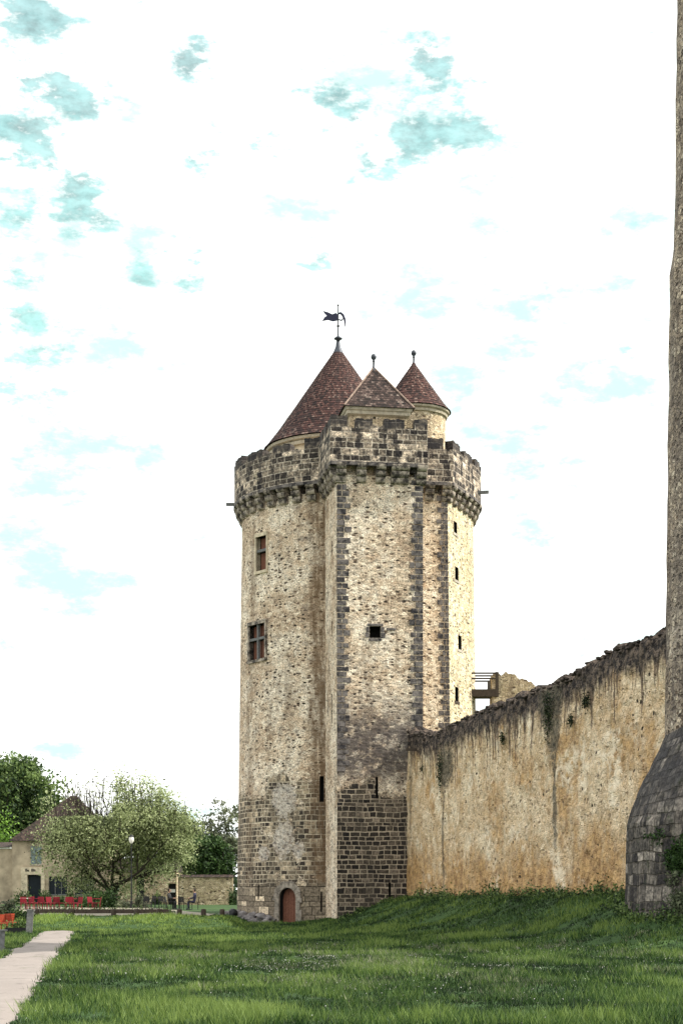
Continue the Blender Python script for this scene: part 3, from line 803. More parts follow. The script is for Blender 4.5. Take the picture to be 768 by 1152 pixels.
def lathe(b, cx, cy, prof, n=20):
    for (r0, z0), (r1, z1) in zip(prof, prof[1:]):
        A = disc(cx, cy, max(r0, .002), z0, n); B = disc(cx, cy, max(r1, .002), z1, n)
        for k in range(n): k2 = (k+1) % n; b.face([A[k], A[k2], B[k2], B[k]], [(k/n*2*PI*r0, z0), ((k+1)/n*2*PI*r0, z0), ((k+1)/n*2*PI*r1, z1), (k/n*2*PI*r1, z1)])
mcx, mcy = -.2, 100.0
b = MB(); lathe(b, mcx, mcy, [(3.9, 23.0), (3.9, 25.5)], 72); drum = b.build('drum', M['cream'], keep, (mcx, mcy, 23.3), smooth=True)
b = MB(); lathe(b, mcx, mcy, [(3.85, 25.42), (4.1, 25.45), (4.14, 25.62), (4.05, 25.65), (4.24, 25.72), (4.28, 25.86), (3.9, 25.88)], 72); b.build('cornice', M['cornice'], keep, (mcx, mcy, 25.4))
main_roof = cone_roof('roof', mcx, mcy, 4.26, 25.9, 32.15)
tag(main_roof, 'largest brown tiled cone roof, carrying the weathervane')
b = MB(); zt_ = 31.6; lathe(b, mcx, mcy, [(.42, 31.5), (.30, 31.75), (.15, 32.1), (.12, 32.35), (.09, 32.4)], 20)
lathe(b, mcx, mcy, [(.09, 32.35), (.12, 32.5), (.24, 32.55), (.25, 32.6), (.12, 32.68), (.05, 32.75)], 20)
b.build('lead_cap', M['lead'], main_roof, (mcx, mcy, 31.6), smooth=True)
vane = empty('weathervane', (0, 0, 0)); vane.parent = keep; vane.location = Vector((mcx, mcy, 32.7))-world_loc(keep)
b = MB(); b.tube([(mcx, mcy, 32.6), (mcx, mcy, 34.6)], [.045, .03], 8); b.tube([(mcx, mcy, 33.3), (mcx, mcy, 33.36)], .09, 10); b.tube([(mcx, mcy, 34.5), (mcx, mcy, 34.54), (mcx, mcy, 34.62)], [.03, .07, .02], 8)
b.build('rod', M['iron'], vane, (mcx, mcy, 32.7))
pts = [(0, 34.0), (-.12, 34.1), (-.35, 34.02), (-.6, 34.14), (-.9, 34.22), (-.78, 34.05), (-.66, 33.93), (-.8, 33.85), (-.95, 33.62), (-.6, 33.68), (-.3, 33.6), (0, 33.66)]
b = MB(); prism(b, [(x, z-33) for x, z in pts], Vector((mcx, mcy, 33)), Vector((1, 0, 0)), Vector((0, 1, 0)), -.02, .02)
b.build('banner', M['banner'], vane, (mcx, mcy, 33.6))
b = MB(); hk = [(0, 34.05), (.14, 34.1), (.28, 33.98), (.38, 33.75), (.42, 33.5), (.4, 33.28)]
b.tube([(mcx+x, mcy, z) for x, z in hk], [.05, .07, .08, .07, .05, .02], 8); b.tube([(mcx, mcy, 33.72), (mcx+.2, mcy, 33.66), (mcx+.34, mcy, 33.8)], [.03, .05, .03], 8)
b.build('hook', M['banner'], vane, (mcx, mcy, 33.6))
# square roof
E1 = Vector((.28, 90.2, 0))
def ep(a, b_, z): return E1+U*a+V_*b_+Vector((0, 0, z))
def erect(i, z): return [ep(i, i, z), ep(3.5-i, i, z), ep(3.5-i, 3.3-i, z), ep(i, 3.3-i, z)]
b = MB(); b.loft([erect(.2, 23.2), erect(.2, 25.4)]); b.build('turret_room', M['stone_wall'], keep, ep(1.75, 1.65, 23.3))
b = MB(); b.loft([erect(.17, 25.35), erect(.04, 25.43), erect(.02, 25.59), erect(-.04, 25.63), erect(-.08, 25.77)]); b.build('cornice', M['cornice'], keep, ep(1.75, 1.65, 25.4))
b = MB(); rows = 18; ap = ep(1.75, 1.65, 28.45)
for i in range(rows):
    t0 = i/rows; t1 = (i+1)/rows
    def rg(t, e): 
        z = 25.78+(28.45-25.78)*t; return [Vector((ap.x, ap.y, z))+(Vector(c)-Vector((ap.x, ap.y, c.z)))*(1-t)*1.0*(1+e) for c in erect(-.12-.05*max(0, 1-4*t), 0)]
    A = rg(t0, .012/(1.01-t0)*.5); B = rg(t1, 0)
    for k in range(4): k2 = (k+1) % 4; w0 = (A[k2]-A[k]).length; w1 = (B[k2]-B[k]).length; b.face([A[k], A[k2], B[k2], B[k]], [(-w0/2+k*4, t0*3.3), (w0/2+k*4, t0*3.3), (w1/2+k*4, t1*3.3), (-w1/2+k*4, t1*3.3)])
b.face(list(reversed([Vector(c) for c in erect(-.15, 25.785)])))
sq = b.build('roof', M['tile_old'], keep, ap-Vector((0, 0, 2.5))); 
hb = MB()
for k in range(4):
    c = Vector(erect(-.15, 25.80)[k]); hb.tube([c+(ap-c)*t for t in (0, .33, .66, .97)], [.055, .05, .05, .045], 6)
hb.build('hip_ridge', M['hipmortar'], sq, ap-Vector((0, 0, 1.2)), merge=False)
tag(sq, 'four-sided brown tiled roof in the middle, over the square turret room')
def finial(cx, cy, z, parent, h=.62):
    b = MB(); lathe(b, cx, cy, [(.2, z-.35), (.12, z-.05), (.06, z+.1), (.05, z+h-.28), (.09, z+h-.26), (.05, z+h-.2), (.14, z+h-.1), (.155, z+h), (.11, z+h+.11), (.02, z+h+.16)], 14)
    b.build('finial', M['lead'], parent, (cx, cy, z), smooth=True)
finial(ap.x, ap.y, 28.4, sq)
# round stair-head turret
b = MB(); lathe(b, 4.1, 96, [(1.8, 23.0), (1.8, 26.8)], 48); b.build('drum', M['stone_wall'], keep, (4.1, 96, 23.3), smooth=True)
b = MB(); lathe(b, 4.1, 96, [(1.78, 26.66), (1.9, 26.7), (1.93, 26.82), (1.88, 26.85), (2.02, 26.92), (2.04, 27.02), (1.7, 27.04)], 48); b.build('cornice', M['cornice'], keep, (4.1, 96, 26.7))
rr_ = cone_roof('roof', 4.1, 96, 2.02, 27.05, 29.95, n=64, flare=.08); tag(rr_, 'small brown tiled cone roof at the right'); finial(4.1, 96, 29.85, rr_)
# waterspouts
b = MB(); q = Vector((X(265, 99.6), 99.6, Z(569, 99.6))); b.box(q+Vector((.4, -.09, 0)), (-.95, 0, 0), (0, .18, 0), (0, 0, .16)); b.build('waterspout', M['greywood'], keep, q)
b = MB(); q = Vector((X(538, 98), 98, Z(556, 98))); b.box(q+Vector((-.4, -.09, 0)), (.98, 0, .04), (0, .18, 0), (0, 0, .16)); b.build('waterspout', M['greywood'], keep, q)
# rubble footing at the foot of the keep, left of the door
def rock(b, c, rx, ry, rz_, seed):
    bm = bmesh.new(); bmesh.ops.create_icosphere(bm, subdivisions=2, radius=1)
    for f in bm.faces:
        pp = []
        for v in f.verts:
            d = 1+.35*mnoise.noise(v.co*1.3+Vector((seed*3.1, seed, 0)))
            pp.append((c[0]+v.co.x*rx*d, c[1]+v.co.y*ry*d, c[2]+v.co.z*rz_*d))
        b.face(pp)
    bm.free()
b = MB(); random.seed(5)
for k in range(95):
    px = random.uniform(254, 311); q, n = circ_hit(max(272, px), 7.2); off = random.uniform(0, .75)
    c = q+n*off+Vector((-.9*(272-px)/20 if px < 272 else 0, 0, 0)); c.z = -2.15+random.uniform(0, .75)*(1-off*.8)+.12
    rock(b, c, random.uniform(.18, .38), random.uniform(.18, .3), random.uniform(.12, .22), k)
b.build('footing', M['footing'], keep, (-3, 93.5, -2.1))
b = MB()
for k in range(20):
    q, n = circ_hit(random.uniform(336, 366), 7.15); c = q+n*random.uniform(0, .25); c.z = -2.1+random.uniform(0, .25)
    rock(b, c, .25, .2, .14, k+200)
b.build('footing', M['footing'], keep, (-1.5, 93, -2.1))

# ------------------------------------------------------------------ ruined rampart
prof_px = [(457, 824), (466, 827), (483, 828), (500, 820), (530, 806), (566, 791), (590, 781), (606, 774), (614, 778), (618, 770), (640, 760), (668, 744), (690, 731), (712, 726), (730, 716), (748, 709), (760, 705)]
ts, zt_l = [], []
for px, py in prof_px:
    k = (px-384)/F; t = (k*WS[1]-WS[0])/((WE-WS)[0]-k*(WE-WS)[1]); Yw = WS[1]+(WE-WS)[1]*t; ts.append(t*np.linalg.norm(WE-WS)); zt_l.append((1000-py)/F*Yw)
LW = np.linalg.norm(WE-WS)+3.0
NS, NZ = 360, 70
S_ = np.linspace(-.6, LW, NS)
rngw = np.random.default_rng(3)
topn = np.interp(S_, ts, zt_l)+np.array([.18*mnoise.noise((s*1.6, 0, 0))+.16*mnoise.noise((s*4.3, 5, 0)) for s in S_])+.05*np.round(rngw.normal(0, 1, NS))
TH = 1.3
ramp = MB()
def wp(s, off, z): return (WS[0]+wd[0]*s+wn[0]*off, WS[1]+wd[1]*s+wn[1]*off, z)
front = []
for i, s in enumerate(S_):
    colp = []
    for j in range(NZ+1):
        v = j/NZ; z = -2.6+(topn[i]+2.6)*v
        fromtop = topn[i]-z
        dsp = .10*mnoise.noise((s*.45, z*.45, 1))+.05*mnoise.noise((s*1.8, z*2.2, 3))+.045*mnoise.noise((s*5, z*6, 9))
        dsp += .18*math.exp(-fromtop/.5)*mnoise.noise((s*2.5, z*3, 4))-.12*math.exp(-fromtop/.25)
        dsp += .05*(1-v)
        colp.append((wp(s, dsp, z), (s, z), (s, fromtop)))
    front.append(colp)
V = []; UVa = []; UVb = []; Fq = []
for c in front:
    for q in c: V.append(q[0]); UVa.append(q[1]); UVb.append(q[2])
n0 = NZ+1
for i in range(NS-1):
    for j in range(NZ): Fq.append((i*n0+j, i*n0+j+1, (i+1)*n0+j+1, (i+1)*n0+j))
# top and back
base_i = len(V)
for i, s in enumerate(S_):
    for m_i, (off, dz) in enumerate(((-.35, .12), (-.8, .16), (-1.1, .0), (-TH, -.25), (-TH, -9))):
        jz = .14*mnoise.noise((s*3.1, off*4, 2)) if m_i < 3 else 0
        z = topn[i]+dz+jz if m_i < 4 else -2.6
        V.append(wp(s, off, z)); UVa.append((s, z-off)); UVb.append((s, .1 if m_i < 3 else max(0, topn[i]-z)))
for i in range(NS-1):
    a = i*n0+NZ; b_ = (i+1)*n0+NZ
    Fq.append((a, base_i+i*5, base_i+(i+1)*5, b_))
    for m_i in range(4): Fq.append((base_i+i*5+m_i, base_i+i*5+m_i+1, base_i+(i+1)*5+m_i+1, base_i+(i+1)*5+m_i))
me = bpy.data.meshes.new('rampart'); me.from_pydata(V, [], Fq); me.materials.append(M['rampart'])
for nm, arr in (('UVMap', UVa), ('FromTop', UVb)):
    l = me.uv_layers.new(name=nm); vi = np.zeros(len(me.loops), np.int32); me.loops.foreach_get('vertex_index', vi); l.data.foreach_set('uv', np.array(arr, np.float32)[vi].ravel())
bm = bmesh.new(); bm.from_mesh(me); bmesh.ops.recalc_face_normals(bm, faces=bm.faces); bm.to_mesh(me); bm.free()
rampart = empty('curtain_wall', (WS[0], WS[1], -.5)); ro = bpy.data.objects.new('wall', me); COL.objects.link(ro); ro.parent = rampart; ro.location = -rampart.location
tag(rampart, 'long ruined ochre rampart wall with black streaked broken top beside the keep', 'castle wall')
# loose coping stones that give the ragged top
b = MB(); random.seed(21)
for k in range(900):
    s = random.uniform(-.2, LW-1); c = wp(s, random.uniform(-.9, .0), float(np.interp(s, S_, topn))+random.uniform(-.08, .05))
    rock(b, c, random.uniform(.06, .15), random.uniform(.06, .16), random.uniform(.04, .10), k+900)
b.build('coping', M['ruin'], rampart, wp(15, 0, 9), merge=False)
# put-log beam end sticking out
b = MB(); q = Vector(wp(2.6, .1, Z(846, 88))); b.box(q, Vector((wn[0], wn[1], 0))*.55, Vector((wd[0], wd[1], 0))*.16, (0, 0, .14)); b.build('beam_end', M['wood'], rampart, q)

# far stump of the rampart that carries the footbridge
b = MB(); random.seed(4)
fy = 98.0; x0 = X(553, fy); prof = [(0, 760), (.2, 757), (1.25, 757), (1.45, 762), (2.1, 766), (2.9, 777), (3.6, 781), (4.4, 800), (5.2, 806)]
pz = [(x0+a, Z(py, fy)) for a, py in prof]
xsf = np.linspace(x0, x0+5.2, 40); zf = np.interp(xsf, [p[0] for p in pz], [p[1] for p in pz])+rngw.normal(0, .06, 40)
for k in range(39):
    for z0_, z1_ in ((-1.8, 5), (5, 9)):
        b.face([(xsf[k], fy, z0_), (xsf[k+1], fy, z0_), (xsf[k+1], fy, z1_), (xsf[k], fy, z1_)]); b.face([(xsf[k+1], fy+1.6, z0_), (xsf[k], fy+1.6, z0_), (xsf[k], fy+1.6, z1_), (xsf[k+1], fy+1.6, z1_)])
    b.face([(xsf[k], fy, 9), (xsf[k+1], fy, 9), (xsf[k+1], fy, zf[k+1]), (xsf[k], fy, zf[k])]); b.face([(xsf[k+1], fy+1.6, 9), (xsf[k], fy+1.6, 9), (xsf[k], fy+1.6, zf[k]), (xsf[k+1], fy+1.6, zf[k+1])])
    b.face([(xsf[k], fy, zf[k]), (xsf[k+1], fy, zf[k+1]), (xsf[k+1], fy+1.6, zf[k+1]), (xsf[k], fy+1.6, zf[k])])
b.face([(xsf[0], fy+1.6, -1.8), (xsf[0], fy, -1.8), (xsf[0], fy, zf[0]), (xsf[0], fy+1.6, zf[0])]); b.face([(xsf[-1], fy, -1.8), (xsf[-1], fy+1.6, -1.8), (xsf[-1], fy+1.6, zf[-1]), (xsf[-1], fy, zf[-1])])
stump = b.build('ruined_wall', M['stone_wall'], None, (x0+2, fy, -1.6))
tag(stump, 'broken stub of beige wall behind the rampart, at the end of the footbridge', 'ruined wall')
fb = empty('footbridge', (8.2, 98.3, 11.2)); tag(fb, 'small dark timber footbridge with railings between keep and broken wall stub', 'footbridge')
bx0 = 7.35; bx1 = X(560, fy)
b = MB(); b.box((bx0, fy-.25, Z(784, fy)), (bx1-bx0, 0, 0), (0, 1.3, 0), (0, 0, .42)); b.build('deck', M['wood'], fb, (8, fy, 11.3))
for yy in (fy-.25, fy+1.0):
    for py in (757.5, 763.5):
        b = MB(); b.box((bx0, yy, Z(py, fy)-.06), (bx1-bx0, 0, 0), (0, .09, 0), (0, 0, .09)); b.build('rail', M['wood'], fb, (8, yy, 12.4))
    b = MB(); b.box((bx1-.18, yy-.01, Z(784, fy)), (.18, 0, 0), (0, .14, 0), (0, 0, 1.42)); b.build('post', M['wood'], fb, (bx1, yy, 11.3))
b = MB(); b.box((bx1-.55, fy+.9, Z(776, fy)), (.5, 0, 0), (0, .06, 0), (0, 0, .6)); b.build('panel', M['greywood'], fb, (bx1, fy+.9, 11.6))

# ------------------------------------------------------------------ the great round tower at the right edge
TX, TY = 16.2, 52.0
gt = empty('round_tower', (TX, TY, -1)); tag(gt, 'massive dark rubble tower at the right edge, widening into a battered foot', 'castle tower')
def trad(z): return 6.15-.30*np.clip((z-5)/26, 0, 1)
N = 160; mb = MB(); rings = []
zl = [3]+[4+i*.9 for i in range(31)]
for z in zl:
    rg = []
    for k in range(N):
        a = 2*PI*k/N
        step = .12 if z > 19.5+1.3*math.sin(a*2+.5) else 0
        r_ = trad(z)-step+.05*mnoise.noise((math.cos(a)*5, math.sin(a)*5, z*.8))+.04*mnoise.noise((math.cos(a)*16, math.sin(a)*16, z*2.4))
        rg.append((TX+r_*math.cos(a), TY+r_*math.sin(a), z))
    rings.append(rg)
mb.loft(rings, [k/N*2*PI*6.1 for k in range(N+1)])
o = mb.build('wall', M['tower'], gt, gt.location); 
for p_ in o.data.polygons: p_.use_smooth = True
mb = MB(); rings = []
def ztop(a): 
    d = (a-R_(205)+PI) % (2*PI)-PI
    return 4.8+1.7*math.exp(-((d-.42)/.35)**2)
pf = [(0, 0), (.25, .30), (.45, .58), (.62, .80), (.78, .96), (.9, 1.08), (1.0, 1.17)]
N = 220
for j in range(22):
    rg = []
    for k in range(N):
        a = 2*PI*k/N; zt2 = ztop(a)
        if j < 7: z = -2.4+(2.0+2.4)*j/7; off = 1.2+.10*(1-j/7)
        else:
            q = (j-7)/14; z = 2.0+(zt2-2.0)*q
            off = np.interp(1-q, [p[0] for p in pf], [p[1] for p in pf])+.02
        nz = .05*mnoise.noise((math.cos(a)*9, math.sin(a)*9, z*1.3))+.07*mnoise.noise((math.cos(a)*20, math.sin(a)*20, z*3))
        r_ = 6.12+off+nz*(1 if j < 20 else .3)
        rg.append((TX+r_*math.cos(a), TY+r_*math.sin(a), z))
    rings.append(rg)
mb.loft(rings, [k/N*2*PI*7 for k in range(N+1)])
o = mb.build('battered_base', M['skirt'], gt, gt.location)

# ------------------------------------------------------------------ foliage
def leaf_cloud(pts, size, rnd_base=None, flat=.3, seed=0):
    r = np.random.default_rng(seed); n = len(pts)
    a = r.normal(size=(n, 3)); a /= np.linalg.norm(a, axis=1)[:, None]
    b_ = r.normal(size=(n, 3)); b_ -= (b_*a).sum(1)[:, None]*a; b_ /= np.linalg.norm(b_, axis=1)[:, None]
    s = size*r.uniform(.6, 1.3, n)[:, None]
    c = pts
    q = np.stack([c-a*s, c-b_*s*.55, c+a*s, c+b_*s*.55], 1).reshape(-1, 3)
    f = np.arange(n*4).reshape(n, 4)
    rv = r.uniform(0, 1, n) if rnd_base is None else np.clip(rnd_base+r.uniform(-.35, .35, n), 0, 1)
    return q, f, np.repeat(rv, 4)
def grow(base, h, spread, levels, seed, trunk_r, lean=(0, 0), first=.28, nb=(5, 4, 3, 3), up=.35):
    rr = random.Random(seed); tubes = []; tips = []
    def br(p, d, L, r, lev):
        pts = [p]; q = p.copy(); dd = d.copy(); m = 5
        for i in range(m):
            dd = (dd+Vector((rr.uniform(-1, 1), rr.uniform(-1, 1), rr.uniform(-.4, 1)*up*1.3))*.17).normalized(); q = q+dd*L/m; pts.append(q.copy())
        tubes.append((pts, [r*(1-.6*i/m) for i in range(m+1)], 6 if lev < 2 else 4 if lev < 3 else 3))
        if lev >= levels: tips.append(pts); return
        if lev >= levels-1: tips.append(pts)
        k = nb[min(lev, len(nb)-1)]
        for i in range(k):
            t = rr.uniform(.35, 1) if lev else rr.uniform(.55, 1); j = min(m, max(1, int(round(t*m)))); st = pts[j]
            ax = Vector((rr.uniform(-1, 1), rr.uniform(-1, 1), rr.uniform(-.25, .9))).normalized()
            nd_ = (dd*.55+ax*(.95 if lev else spread)).normalized()
            if lev == 0:
                an = 2*PI*i/k+rr.uniform(-.4, .4); nd_ = Vector((math.cos(an)*spread, math.sin(an)*spread, rr.uniform(.35, 1.1))).normalized()
            br(st, nd_, L*rr.uniform(.62, .85) if lev else h*rr.uniform(.36, .46), r*(.5 if lev else .55), lev+1)
        if lev == 0:
            br(pts[-1], Vector((lean[0], lean[1], 1)).normalized(), h*.42, r*.5, 1)
    br(Vector(base), Vector((lean[0], lean[1], 1)).normalized(), h*first, trunk_r, 0)
    return tubes, tips
def tree(name, label, cat, base, h, width, depth, crown_lo, seed, leafmat, nleaf, lsize, group=None, dens=None, trunk_r=.25, clumps=60, spread=1, first=.28, levels=3, twiggy=0, keepfrac=None):
    base = Vector(base); t = empty(name, base); tag(t, label, cat, group)
    tubes, tips = grow(base-Vector((0, 0, .2)), h, spread, levels, seed, trunk_r, first=first)
    # fit the branches in the crown ellipsoid
    cz = base.z+crown_lo+(h-crown_lo)/2; C = Vector((base.x, base.y, cz)); ex = Vector((width/2, depth/2, (h-crown_lo)/2))
    def clampv(p):
        q = p-C; k = math.sqrt((q.x/ex.x)**2+(q.y/ex.y)**2+(q.z/ex.z)**2)
        if k > .97 and p.z > base.z+crown_lo*.9: q = q*(.97/k)*(1-.05*abs(math.sin(q.x*5+q.y*3)))
        return C+q
    b = MB()
    for pts, rad, n in tubes:
        pts2 = [clampv(p) if p.z > base.z+crown_lo*.6 else p for p in pts]
        b.tube(pts2, [max(r, .018) for r in rad], n, cap=False)
    rt = random.Random(seed+1)
    for _ in range(twiggy):
        pts = rt.choice(tips); p0 = clampv(pts[rt.randint(1, len(pts)-1)])
        if p0.z < C.z-1.5: continue
        L = rt.uniform(.9, 2.2); p1 = p0+Vector((rt.uniform(-.15, .15), rt.uniform(-.15, .15), L*.5)); p2 = p1+Vector((rt.uniform(-.12, .12), rt.uniform(-.12, .12), L*.5)); q = p2-C
        if (q.x/ex.x)**2+(q.y/ex.y)**2+(q.z/ex.z)**2 > 1.12: continue
        b.tube([p0, p1, p2], [.034, .026, .016], 3, cap=False)
    b.build('trunk', M['bark'], t, base, merge=False)
    r = np.random.default_rng(seed); P = []; B = []
    tips2 = [[clampv(p) for p in pts] for pts in tips]
    allp = np.array([tuple(p) for pts in tips2 for p in pts[2:]])
    n1 = int(nleaf*.6)
    c = allp[r.integers(0, len(allp), n1)]+r.normal(0, .28*width/10+.08, (n1, 3)); P.append(c); B.append(r.uniform(.2, .8, n1))
    # clumps filling the shell
    m = clumps; d = r.normal(size=(m, 3)); d /= np.linalg.norm(d, axis=1)[:, None]; k = r.uniform(.45, 1, m)**.5
    cc = np.array(C)+d*k[:, None]*np.array(ex)*.93; tone = r.uniform(0, 1, m); cs = r.uniform(.35, .95, m)*width/11
    n2 = nleaf-n1; w = r.integers(0, m, n2)
    c = cc[w]+r.normal(size=(n2, 3))*cs[w][:, None]*np.array([1, 1, .75]); P.append(c); B.append(tone[w])
    P = np.concatenate(P); B = np.concatenate(B)
    q = (P-np.array(C))/np.array(ex); k = (q**2).sum(1); keep_ = (k < 1.15+.2*r.uniform(size=len(P))) & (P[:, 2] > base.z+.4)
    if dens is not None: keep_ &= r.uniform(size=len(P)) < dens(q)
    P = P[keep_]; B = B[keep_]
    v, f, rv = leaf_cloud(P, lsize, B, seed=seed)
    np_mesh('crown', v, f, leafmat, t, rnd=rv)
    return t
def gp(px, Y): x = X(px, Y); return (x, Y, gz(x, Y))
# the pale young-leaved tree in front of the cafe
def dens_main(q):
    xx, zz = q[:, 0], q[:, 2]
    bare = ((xx < .02) & (zz > .25) & (xx > -.75))
    left = (xx < -.05)
    low = (zz < -.6) & (np.abs(xx+.1) < .2)
    return np.where(low, .45, 1)*np.where(bare, .05, np.where(left, .8, 1.0))
tree('lime_tree', 'broad pale green tree in young leaf before the cafe, upper left twigs bare', 'tree', gp(130, 128), 10.4, 12.8, 10.0, .7, 12, M['leaf_light'], 76000, .10, dens=dens_main, trunk_r=.26, clumps=150, spread=1.25, first=.17, levels=4, twiggy=520)
tree('dark_tree', 'big dark green tree at the left edge behind the cafe roof', 'tree', gp(18, 172), 14.8, 11.5, 9, 3.5, 21, M['leaf_mid'], 26000, .22, trunk_r=.35, clumps=55, levels=3)
tree('dark_tree', 'smaller dark tree between the cafe roof and the big left tree', 'tree', gp(78, 185), 10.6, 6, 6, 2.5, 29, M['leaf_dark'], 8000, .2, trunk_r=.25, clumps=30, levels=3)
tree('dark_tree', 'slim dark tree directly behind the right side of the pale tree', 'tree', gp(206, 168), 8.6, 5, 5, 1.5, 31, M['leaf_dark'], 9000, .18, trunk_r=.2, clumps=35, levels=3)
tree('wall_tree', 'loose grey-green tree rising behind the stone wall, nearest the keep', 'tree', gp(250, 160), 10.0, 5.0, 5, 1.5, 37, M['leaf_grey'], 8500, .15, trunk_r=.2, clumps=40, levels=3, dens=lambda q: np.where(q[:, 2] > .2, .55, 1))
tree('wall_tree', 'low dark tree above the coping in the middle of the stone wall', 'tree', gp(228, 155), 6.3, 5.6, 5, 1.0, 41, M['leaf_dark'], 9000, .17, trunk_r=.2, clumps=35, levels=3)
def bush(name, label, c, rx, ry, h, mat, n, size, seed, cat='bush', group=None, stems=True):
    x, y = c; z = gz(x, y); t = empty(name, (x, y, z)); tag(t, label, cat, group); r = np.random.default_rng(seed)
    m = max(6, n//90); d = r.normal(size=(m, 3)); d /= np.linalg.norm(d, axis=1)[:, None]; d[:, 2] = abs(d[:, 2]); k = r.uniform(.3, .9, m)
    cc = d*k[:, None]*np.array([rx, ry, h]); w = r.integers(0, m, n)
    P = cc[w]+r.normal(size=(n, 3))*np.array([rx, ry, h])*.22; P[:, 2] = np.abs(P[:, 2]); P += np.array([x, y, z])
    v, f, rv = leaf_cloud(P, size, r.uniform(0, 1, m)[w], seed=seed); np_mesh('leaves', v, f, mat, t, rnd=rv)
    b = MB(); rr = random.Random(seed)
    for k in range(7): a = rr.uniform(0, 2*PI); b.tube([(x, y, z-.05), (x+math.cos(a)*rx*.3, y+math.sin(a)*ry*.3, z+h*.4), (x+math.cos(a)*rx*.6, y+math.sin(a)*ry*.6, z+h*.75)], [.03, .02, .01], 4, cap=False)
    b.build('stems', M['bark'], t, (x, y, z), merge=False)
    return t
def bpx(px, Y): return (X(px, Y), Y)
bush('dark_bush', 'dark green rounded bush under the left of the pale tree', bpx(106, 122), .9, .8, 1.1, M['leaf_dark'], 1600, .09, 1)
bush('dark_bush', 'dark green rounded bush against the trunk of the pale tree', bpx(122, 122), 1.2, .9, 1.35, M['leaf_dark'], 2200, .09, 2)
bush('grey_bush', 'pale grey-green shrub just left of the lamp post', bpx(139, 121), .55, .5, .8, M['leaf_grey'], 800, .07, 3)
bush('grey_bush', 'pale grey-green shrub just right of the lamp post', bpx(158, 121), .7, .5, .9, M['leaf_grey'], 1100, .07, 4)
bush('corner_bush', 'narrow dark shrub in the corner between stone wall and keep', bpx(262.5, 138), .45, .4, 1.4, M['leaf_dark'], 700, .09, 5)
bush('tall_hedge', 'bright green clipped hedge top showing above the low left roof', bpx(-6, 156), 2.6, 1.2, 7.2, M['hedge'], 9000, .14, 6, 'hedge')
for i, (px, Yb, rx, h_, mt, lb) in enumerate(((26, 141, 1.0, 1.5, 'leaf_mid', 'green shrub against the cafe wall, left of the doorway'), (51, 140.5, .5, 1.3, 'leaf_dark', 'dark potted shrub between cafe doorway and left shop window'), (66, 139, 1.0, .9, 'leaf_dark', 'low dark shrub under the left shop window'), (80, 140, .45, 1.7, 'leaf_mid', 'upright shrub on the pier between the two shop windows'), (94, 139, 1.1, 1.1, 'leaf_dark', 'low dark shrub under the right shop window'), (114, 126, 1.5, 1.9, 'leaf_dark', 'large dark shrub behind the trunk of the pale tree'), (176, 140, .6, 1.2, 'leaf_mid', 'small green shrub before the annexe wall'), (10, 90.5, .8, .75, 'leaf_grey', 'grey-green plant clump at the left edge above the orange chairs'), (21, 88, .7, .6, 'leaf_mid', 'green plant clump left of the leaning grey post'))):
    bush('shrub', lb, bpx(px, Yb), rx, .5, h_, M[mt], 900, .08, 40+i, 'shrub')
r = np.random.default_rng(77); P = []
for k in range(150):
    px = r.uniform(44, 192); Yq = r.uniform(99.2, 101.5); x = X(px, Yq); z = gz(x, Yq); m = 26; hq = r.uniform(.12, .42); q = r.normal(size=(m, 3))*np.array([.16, .14, hq*.5]); q[:, 2] = abs(q[:, 2]); P.append(q+np.array([x, Yq, z]))
P = np.concatenate(P); v, f, rv = leaf_cloud(P, .06, seed=9); o = np_mesh('border_plants', v, f, M['leaf_mid'], rnd=rv); tag(o, 'low mixed planting behind the timber edging of the terrace', 'plants', kind='stuff')
# ivy and weeds on the great tower and rampart
def ivy(name, label, P, mat, size, seed, parent_cat='plant'):
    P = np.array(P); r = np.random.default_rng(seed); c = P.mean(0); t = empty(name, tuple(c)); tag(t, label, parent_cat)
    v, f, rv = leaf_cloud(P, size, np.clip(r.normal(.5, .25, len(P)), 0, 1), seed=seed); np_mesh('leaves', v, f, mat, t, rnd=rv)
def tower_pts(pxc, pyc, wp_, hp, n, seed, Rr=7.36):
    r = np.random.default_rng(seed); out = []
    cl = [(r.normal(pxc, wp_), r.normal(pyc, hp)) for _ in range(14)]
    for _ in range(n):
        a, b_ = cl[r.integers(0, 14)]; px = a+r.normal(0, 5); py = b_+r.normal(0, 5); t = (px-384)/F
        A = 1+t*t; B = -2*(t*TX+TY); Cc = TX*TX+TY*TY-Rr*Rr; D = B*B-4*A*Cc
        if D < 0: continue
        y = (-B-math.sqrt(D))/(2*A)-abs(r.normal(0, .09)); out.append((t*y, y, (1000-py)/F*y))
    return out
ivy('ivy', 'dark ivy patch on the battered foot of the right tower', tower_pts(762, 965, 9, 13, 1500, 1), M['leaf_dark'], .055, 1)
ivy('ivy', 'grey-green weeds low on the right tower, just above the grass', tower_pts(762, 1022, 12, 14, 1500, 2, 7.42), M['leaf_grey'], .06, 2)
def wall_pts(s, z, rs, rzz, n, seed):
    r = np.random.default_rng(seed); out = []
    for _ in range(n):
        ss = s+r.normal(0, rs); out.append(wp(ss, .08+abs(r.normal(0, .06)), min(z+r.normal(0, rzz), float(np.interp(ss, S_, topn))-.35-abs(r.normal(0, .15)))))
    return out
def wall_s(px): k = (px-384)/F; t = (k*WS[1]-WS[0])/((WE-WS)[0]-k*(WE-WS)[1]); return t*np.linalg.norm(WE-WS), WS[1]+(WE-WS)[1]*t
